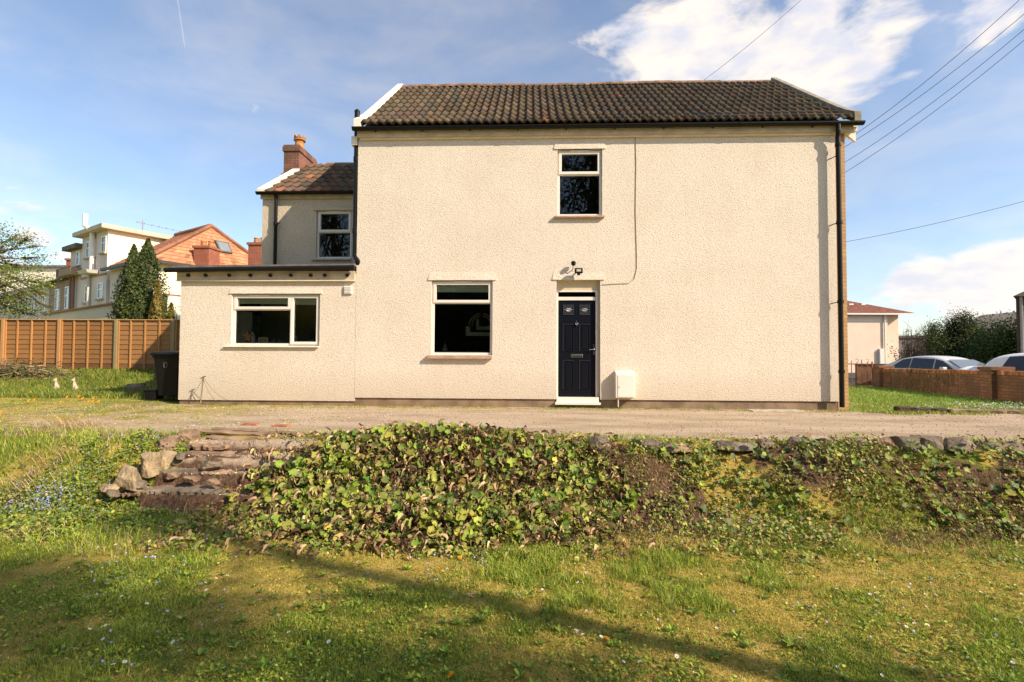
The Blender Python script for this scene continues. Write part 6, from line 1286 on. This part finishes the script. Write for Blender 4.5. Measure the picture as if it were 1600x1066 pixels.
# further houses of the row, smaller with distance
prev = uE1
for i, (px, pyg, lab, cm, wn) in enumerate(((57, 452, 'pale grey terraced house next to the brown one, half behind the young tree', GREYR, ((68, 72, 462, 487),)), (33, 460, 'plain grey terraced house behind the middle of the young tree', GREYR, ((40, 44, 463, 484), (50, 54, 466, 486))), (-60, 466, 'last grey terraced house at the left edge of the view', mat('far_pale_render', (.58, .50, .44), .92, .1, 1), ((8, 14, 468, 486), (24, 28, 470, 488))))):
    u1 = hit(px, pyg, U)[0]; 
    if u1 < prev or u1 > 200: u1 = prev+30
    zg = hit((77, 57, 33)[i], (445, 452, 459)[i], U)[1]; t = thing('terraced_house', lab, 'house', W3((prev+u1)/2, 3, .4), 'far houses of the terrace')
    m_ = MB(); fbox(m_, prev+.01, u1, .05*i, 6, -.2, zg-.1); m_.build('wall', cm, t)
    m_ = MB(); m_.add([W3(prev+.02, -.3, zg-.08), W3(u1, -.3, zg-.08), W3(u1, 3, zg+1.7), W3(prev+.02, 3, zg+1.7), W3(u1, 6.3, zg-.08), W3(prev+.02, 6.3, zg-.08)], [(0, 1, 2, 3), (3, 2, 4, 5), (0, 3, 5), (1, 4, 2), (0, 5, 4, 1)]); m_.build('roof', SLATE, t)
    for a_ in wn: fwin(t, *a_, v=.05*i)
    prev = u1
# white block above the row
a = atd(40, 416, 52); b = atd(97, 470, 52); t = thing('white_block', 'bright white block rising behind the row of grey terraced houses', 'building', (a[0], a[1]+3, .4))
m_ = MB(); m_.box(a[0]-6, b[0]+1, a[1], a[1]+6, 0, a[2]-.2); m_.build('wall', mat('white_block_render', (.82, .74, .62), .9), t); MB().box(a[0]-6.2, b[0]+1.2, a[1]-.3, a[1]+6.2, a[2]-.198, a[2]+.05).build('roof', SLATE, t)
# cream lean-to between fence and terrace
La, Lb = atd(69, 493, 21.5), atd(262, 462, 17.8); t = thing('cream_outbuilding', 'low cream outbuilding wall with a sloping brown edge just above the fence', 'outbuilding', (La[0], La[1], .4))
dv = np.array([Lb[0]-La[0], Lb[1]-La[1], 0]); nv = np.array([-dv[1], dv[0], 0])/np.linalg.norm(dv)*1.0
m_ = MB(); P4 = [np.array([La[0], La[1], 0]), np.array([Lb[0], Lb[1], 0])]
m_.add([P4[0], P4[1], P4[1]+nv, P4[0]+nv, La, Lb, Lb+nv, La+nv], [(0, 3, 2, 1), (4, 5, 6, 7), (0, 1, 5, 4), (1, 2, 6, 5), (2, 3, 7, 6), (3, 0, 4, 7)]); m_.build('wall', CREAMR, t)
e3 = np.array([0, 0, .07]); m_ = MB(); ex = -nv*.08; m_.add([La+ex+.02*e3, Lb+ex+.02*e3, Lb+nv+.02*e3, La+nv+.02*e3, La+ex+e3, Lb+ex+e3, Lb+nv+e3, La+nv+e3], [(0, 3, 2, 1), (4, 5, 6, 7), (0, 1, 5, 4), (1, 2, 6, 5), (2, 3, 7, 6), (3, 0, 4, 7)]); m_.build('roof_edge', mat('brown_edging', (.30, .17, .10), .9), t)

# ------------------------------------------------------------------ trees
def tree(name, label, base, trunk_top, r0_, clumps, nleaf, lsize, cols, w, seed=0, cat='tree', spread=1.0, twigs=True, lean=None, group=None, leafm=LEAF, limb_r=.35, tmpl=OL):
    rg = np.random.default_rng(seed); t = thing(name, label, cat, tuple(base), group); tb, tt = np.array(base, float), np.array(trunk_top, float); m_ = MB()
    n = 7; pts = [tb+(tt-tb)*i/n+rg.normal(0, 1, 3)*r0_*.35*(0 < i < n) for i in range(n+1)]; m_.tube(pts, [r0_*(1.15-.65*i/n) for i in range(n+1)], 10)
    P = []; cs = []
    for (cx, cy, cz, rx, ry, rz) in clumps:
        c = np.array((cx, cy, cz)); 
        f = min(.98, max(.25, rg.uniform(.45, .95))); s_ = tb+(tt-tb)*f; mid = (s_+c)/2+rg.normal(0, .12, 3)*np.linalg.norm(c-s_)*.5+np.array([0, 0, .08*np.linalg.norm(c-s_)])
        Q = [s_, (s_+mid)/2, mid, (mid+c)/2+rg.normal(0, .05, 3)*np.linalg.norm(c-s_), c]; m_.tube(Q, [r0_*limb_r*(1-.2*k) for k in range(5)], 6)
        if twigs:
            for _ in range(9):
                e = c+rg.normal(0, .55, 3)*np.array((rx, ry, rz)); mm = (c+e)/2+rg.normal(0, .1, 3)*rx; m_.tube([mid*.3+c*.7, mm, e], [r0_*.10, r0_*.06, r0_*.02], 4); cs.append((e, rx, ry, rz))
        cs.append((c, rx, ry, rz))
    m_.build('trunk', BARK, t)
    if nleaf:
        vol = np.array([a[1]*a[2]*a[3] for a in cs]); idx = rg.choice(len(cs), nleaf//14+1, p=vol/vol.sum()); X_ = []
        for i in idx:
            c, rx, ry, rz = cs[i]; d = rg.normal(0, 1, 3); d /= np.linalg.norm(d); cc = c+d*np.array((rx, ry, rz))*rg.uniform(.2, 1)**.5*spread*(.6 if twigs else 1); X_.append(cc+rg.normal(0, lsize*2.4, (14, 3)))
        X_ = np.concatenate(X_); n = len(X_); nr = rg.normal(0, 1, (n, 3)); nr[:, 2] = np.abs(nr[:, 2])+.2
        o = scatter('crown', *tmpl, X_, nr, rg.uniform(0, 6.3, n), rg.uniform(.6, 1.2, n)*lsize, pal(n, cols, w, .2), leafm, t)
    return t
def conifer(name, label, spires, base, n, size, cols, w, seed=1):
    """dense upright evergreen: small scale sprays laid over each spire"""
    rg = np.random.default_rng(seed); t = thing(name, label, 'tree', tuple(base)); m_ = MB(); P = []; Nn = []
    for (x, y, z0, z1, r_) in spires:
        m_.tube([(x, y, base[2]), (x, y, z0+(z1-z0)*.85)], [.12, .03], 8); k = int(n*r_*(z1-z0)/sum(s_[4]*(s_[3]-s_[2]) for s_ in spires)); f = rg.uniform(0, 1, k)**1.2; a = rg.uniform(0, 2*math.pi, k)
        prof = np.clip(np.sin(np.clip(f*1.15+.32, 0, 1.57+.6)*1.0), 0, 1)*np.clip((1-f)*1.45, 0, 1)**.9; lump = 1+.22*np.sin(a*4+f*17)+.16*np.sin(a*9-f*31)+rg.normal(0, .10, k)
        rr_ = r_*prof*lump*rg.uniform(.7, 1, k)**.5; P.append(np.stack([x+rr_*np.cos(a), y+rr_*np.sin(a), z0+(z1-z0)*f], 1)); Nn.append(np.stack([np.cos(a)+rg.normal(0, .5, k), np.sin(a)+rg.normal(0, .5, k), .3+rg.normal(0, .5, k)], 1))
    m_.build('trunk', BARK, t); P = np.concatenate(P); Nn = np.concatenate(Nn); k = len(P)
    scatter('crown', *TL, P, Nn, rg.normal(0, .5, k), rg.uniform(.6, 1.3, k)*size, pal(k, cols, w, .2), LEAF, t)
cf = atd(214, 497, 17.2); c2 = atd(229, 374, 17.2); c1 = atd(207, 383, 16.9); yb = cf[1]; sc = 17.2/F
c0 = atd(194, 440, 16.8)
conifer('conifer', 'tall dark green conifer with two pointed tips above the fence', [(c2[0], yb, .6, c2[2], 44*sc), (c1[0], yb-.3, .6, c1[2], 36*sc), (c0[0], yb-.3, .6, c0[2]+.2, 26*sc)], (cf[0], yb, .3), 38000, .07, [(.055, .085, .018), (.10, .125, .025), (.03, .05, .012), (.15, .15, .03)], [3, 2, 2, .6])
cg = atd(252, 440, 16.6); conifer('golden_conifer', 'small golden brown conifer in front of the cream end wall', [(cg[0]-.12, cg[1], .6, cg[2], 14*sc), (cg[0]+.22, cg[1]+.2, .6, cg[2]-.75, 11*sc)], (cg[0], cg[1], .3), 9000, .075, [(.26, .19, .04), (.16, .15, .03), (.36, .22, .05), (.10, .09, .02)], [3, 2, 1, 1], 3)
# slim leafy twigs at the corner of the extension
b = atd(276, 490, 16.8); tree('sapling', 'thin leafy sapling showing just left of the extension', (b[0], b[1], .3), (b[0], b[1], b[2]), .02, [(b[0]+dx, b[1]+dy, b[2]+dz, .22, .2, .16) for dx, dy, dz in ((-.2, 0, .1), (.1, .1, .25), (.0, -.1, -.1))], 160, .06, GREENS, [2, 3, 2, 1, 0], 4, 'sapling')
# fresh green tree, left edge
D = 16.6; q = lambda px, py, d=0: atd(px, py, D+d); b = q(-60, 520); cl = []
for (px, py, r_, d) in ((5, 385, .5, 0), (25, 372, .42, .4), (45, 372, .28, .2), (18, 415, .55, .5), (50, 405, .42, 0), (-10, 440, .75, 0), (30, 440, .5, -.4), (62, 440, .34, .3), (5, 475, .5, .3), (40, 470, .42, 0), (68, 462, .26, 0), (-40, 400, .8, 0), (-45, 350, .6, 0), (-8, 352, .30, .1), (45, 492, .3, .2), (-60, 460, .9, 0), (20, 488, .35, 0), (72, 480, .2, 0), (58, 384, .2, 0)):
    p = q(px, py, d); cl.append((p[0], p[1], p[2], r_, r_, r_*.55))
tree('young_leafy_tree', 'spreading tree with fresh light green leaves at the left edge', (b[0], b[1], .4), tuple(q(-48, 380)), .16, cl, 13000, .062, [(.17, .24, .03), (.25, .30, .045), (.09, .14, .02), (.36, .34, .08)], [3, 3, 2, 1], 12)
# dark evergreens beyond the cars
D = 27; q = lambda px, py, d=0: atd(px, py, D+d); EV = [(.035, .055, .014), (.06, .085, .02), (.10, .115, .03), (.022, .034, .010)]
cl = [(*q(px, py, d), r_, r_, r_) for (px, py, r_, d) in ((1500, 508, .50, 0), (1518, 508, .48, .3), (1492, 522, .55, .2), (1512, 530, .75, 0), (1526, 525, .45, 0), (1498, 548, .85, 0), (1522, 550, .8, 0), (1505, 498, .30, 0), (1487, 505, .25, 0), (1530, 548, .5, 0))]
b = q(1508, 575); tree('evergreen_tree', 'dark dense evergreen tree beyond the cars, right of the lighter shrub', (b[0], b[1], RZ), tuple(q(1506, 520)), .2, cl, 34000, .075, EV, [3, 3, 1, 3], 21)
cl = [(*q(px, py, d), r_, r_, r_) for (px, py, r_, d) in ((1458, 520, .34, 0), (1466, 515, .28, .2), (1450, 532, .42, 0), (1468, 532, .42, 0), (1455, 550, .6, 0), (1475, 552, .6, 0), (1462, 508, .2, 0))]
b = q(1464, 575); tree('evergreen_shrub', 'smaller open evergreen shrub left of the dense dark tree', (b[0], b[1], RZ), tuple(q(1462, 530)), .12, cl, 12000, .075, [(.05, .08, .018), (.09, .12, .025), (.14, .15, .04)], [3, 3, 1], 22)
for k, (px0, px1, lab, D_) in enumerate(((1410, 1448, 'bare brown twiggy bush in front of the pink house corner', 25), (1535, 1585, 'bare thin twigs standing above the ivy hedge', 30))):
    m_ = MB(); rg = np.random.default_rng(40+k); b = atd((px0+px1)/2, 572, D_)
    for i in range(70):
        e = atd(rg.uniform(px0, px1), rg.uniform(510, 552) if not k else rg.uniform(498, 520), D_+rg.uniform(-.6, .6)); s_ = np.array([b[0]+(e[0]-b[0])*.35, b[1], RZ]); mid = (s_+e)/2+rg.normal(0, .15, 3); m_.tube([s_, mid, e], [.028, .016, .005], 4)
        for j in range(4): f = rg.uniform(.4, 1); p = mid*(1-f)+e*f; m_.tube([p, p+rg.normal(0, .22, 3)+[0, 0, .1]], [.009, .003], 3)
    tag(m_.build('bare_bush', BARK), lab, 'bush')
D = 24; q = lambda px, py, d=0: atd(px, py, D+d)
cl = [(*q(px, py, d), r_, r_, r_) for (px, py, r_, d) in ((1548, 540, .6, 0), (1562, 532, .6, 0), (1578, 524, .65, 0), (1592, 518, .6, 0), (1552, 560, .8, 0), (1575, 555, .9, 0), (1597, 545, .9, 0), (1540, 558, .6, 0))]
b = q(1570, 575); tree('ivy_hedge', 'bright green ivy hedge rising towards the dark building on the right', (b[0], b[1], RZ), tuple(q(1570, 545)), .1, cl, 12000, .10, [(.08, .13, .02), (.13, .19, .03), (.05, .08, .015), (.22, .26, .05)], [3, 2, 2, 1], 23, cat='hedge')
cl = [(*q(px, py, 3), r_, r_, r_*.8) for (px, py, r_) in ((1440, 566, .7), (1465, 568, .7), (1490, 566, .8), (1515, 565, .8), (1538, 567, .7), (1418, 567, .5))]
b = q(1480, 575, 3); tree('low_dark_hedge', 'low dark hedge just behind the car roofs', (b[0], b[1], RZ), tuple(q(1480, 566, 3)), .08, cl, 8000, .10, EV, [3, 3, 1, 3], 24, cat='hedge')
# clump of grass at the far wall corner
# trees standing behind the photographer: they shade the lawn and show in the window glass
def over(px, py, t, r_, rz=None):
    x, y = atz(px, py, LAWNZ); return (x+SUN[0]*t, y+SUN[1]*t, LAWNZ+SUN[2]*t, r_, r_, rz or r_*.7)
cl = [over(250, 815, 6.3, .3), over(300, 830, 6.2, .22), over(0, 905, 7.6, .24), over(-30, 930, 7.4, .45), over(140, 905, 7.4, .22), over(-20, 985, 6.8, .30), over(285, 950, 6.6, .22), over(310, 980, 6.5, .26), over(250, 1000, 6.5, .26), over(320, 1010, 6.3, .2), over(120, 1075, 6.3, .2),
      over(70, 960, 7.0, .26), over(30, 1010, 6.8, .3), over(560, 1040, 5.6, .22), over(640, 1060, 5.5, .24), over(760, 1045, 5.4, .22), over(820, 1070, 5.3, .25), over(960, 1075, 5.2, .25), over(480, 1070, 5.6, .22), over(1400, 1060, 5, .2)]
tree('old_garden_tree', 'old leaning garden tree standing behind the viewpoint and shading the lawn', (8.8, -10.5, LAWNZ), (7.3, -11.3, 7.9), .115, cl, 14000, .06, GREENS, [3, 3, 1, 2, 0], 31, limb_r=.2, twigs=False)
def reflection_hedge():  # unseen hedge, added so the lower windows reflect something dark
    t = thing('added_reflection_hedge', 'tall dense dark hedge added unseen behind the viewpoint to darken the window reflections', 'hedge', (0, -21, LAWNZ)); m_ = MB(); rg = np.random.default_rng(77)
    V = []; nx_, nz_ = 60, 9; 
    for i in range(nx_+1):
        for j in range(nz_+1): V.append((-34+i*1.0, -20.4+.5*fbm(i*.7, j*.9, 1, 2, 4), LAWNZ-.2+j*.64+(.5*fbm(i*.8, 3, 1, 2, 6) if j == nz_ else 0)))
    m_.add(V, [(i*(nz_+1)+j, (i+1)*(nz_+1)+j, (i+1)*(nz_+1)+j+1, i*(nz_+1)+j+1) for i in range(nx_) for j in range(nz_)]); n0 = len(V)
    m_.add([(x, y-1.4, z) for (x, y, z) in V], [(i*(nz_+1)+j, (i+1)*(nz_+1)+j, (i+1)*(nz_+1)+j+1, i*(nz_+1)+j+1) for i in range(nx_) for j in range(nz_)])
    m_.build('dense_growth', mat('hedge_inside', (.02, .025, .01), 1), t)
    n = 26000; x = rg.uniform(-34, 26, n); z = rg.uniform(LAWNZ, 5.5, n); P = np.stack([x, -20.35+.5*fbm((x+34)*.7, z, 1, 2, 4)+rg.normal(0, .12, n), z], 1)
    scatter('foliage', *OL, P, rg.normal(0, 1, (n, 3))+[0, .8, 0], rg.uniform(0, 6, n), rg.uniform(.10, .22, n), pal(n, EV, [3, 3, 1, 2], .2), LEAF, t)
reflection_hedge()
for i, (x_, y_, hh, lab) in enumerate(((-27, -34, 17, 'tall ivy clad tree behind the viewpoint, far beyond the leftmost of the four'), (-18, -30, 16, 'tall ivy clad tree behind the viewpoint, outside the leftmost of the four'), (-9, -27, 13, 'tall ivy clad tree behind the viewpoint, leftmost'), (-1.5, -30, 20, 'tall ivy clad tree behind the viewpoint, second from the left'), (5, -27, 19, 'tall ivy clad tree behind the viewpoint, third from the left'), (13, -29, 17, 'tall ivy clad tree behind the viewpoint, rightmost'))):
    rg = np.random.default_rng(60+i); cl = [(x_+rg.normal(0, 2.6), y_+rg.normal(0, 1.2), rg.uniform(2.5, hh-1), 1.5, 1.5, 1.4) for _ in range(46)]
    tree('boundary_tree', lab, (x_, y_, LAWNZ), (x_, y_, hh), .30, cl, 9000, .24, EV, [3, 3, 1, 2], 70+i, group='boundary trees behind the viewpoint')
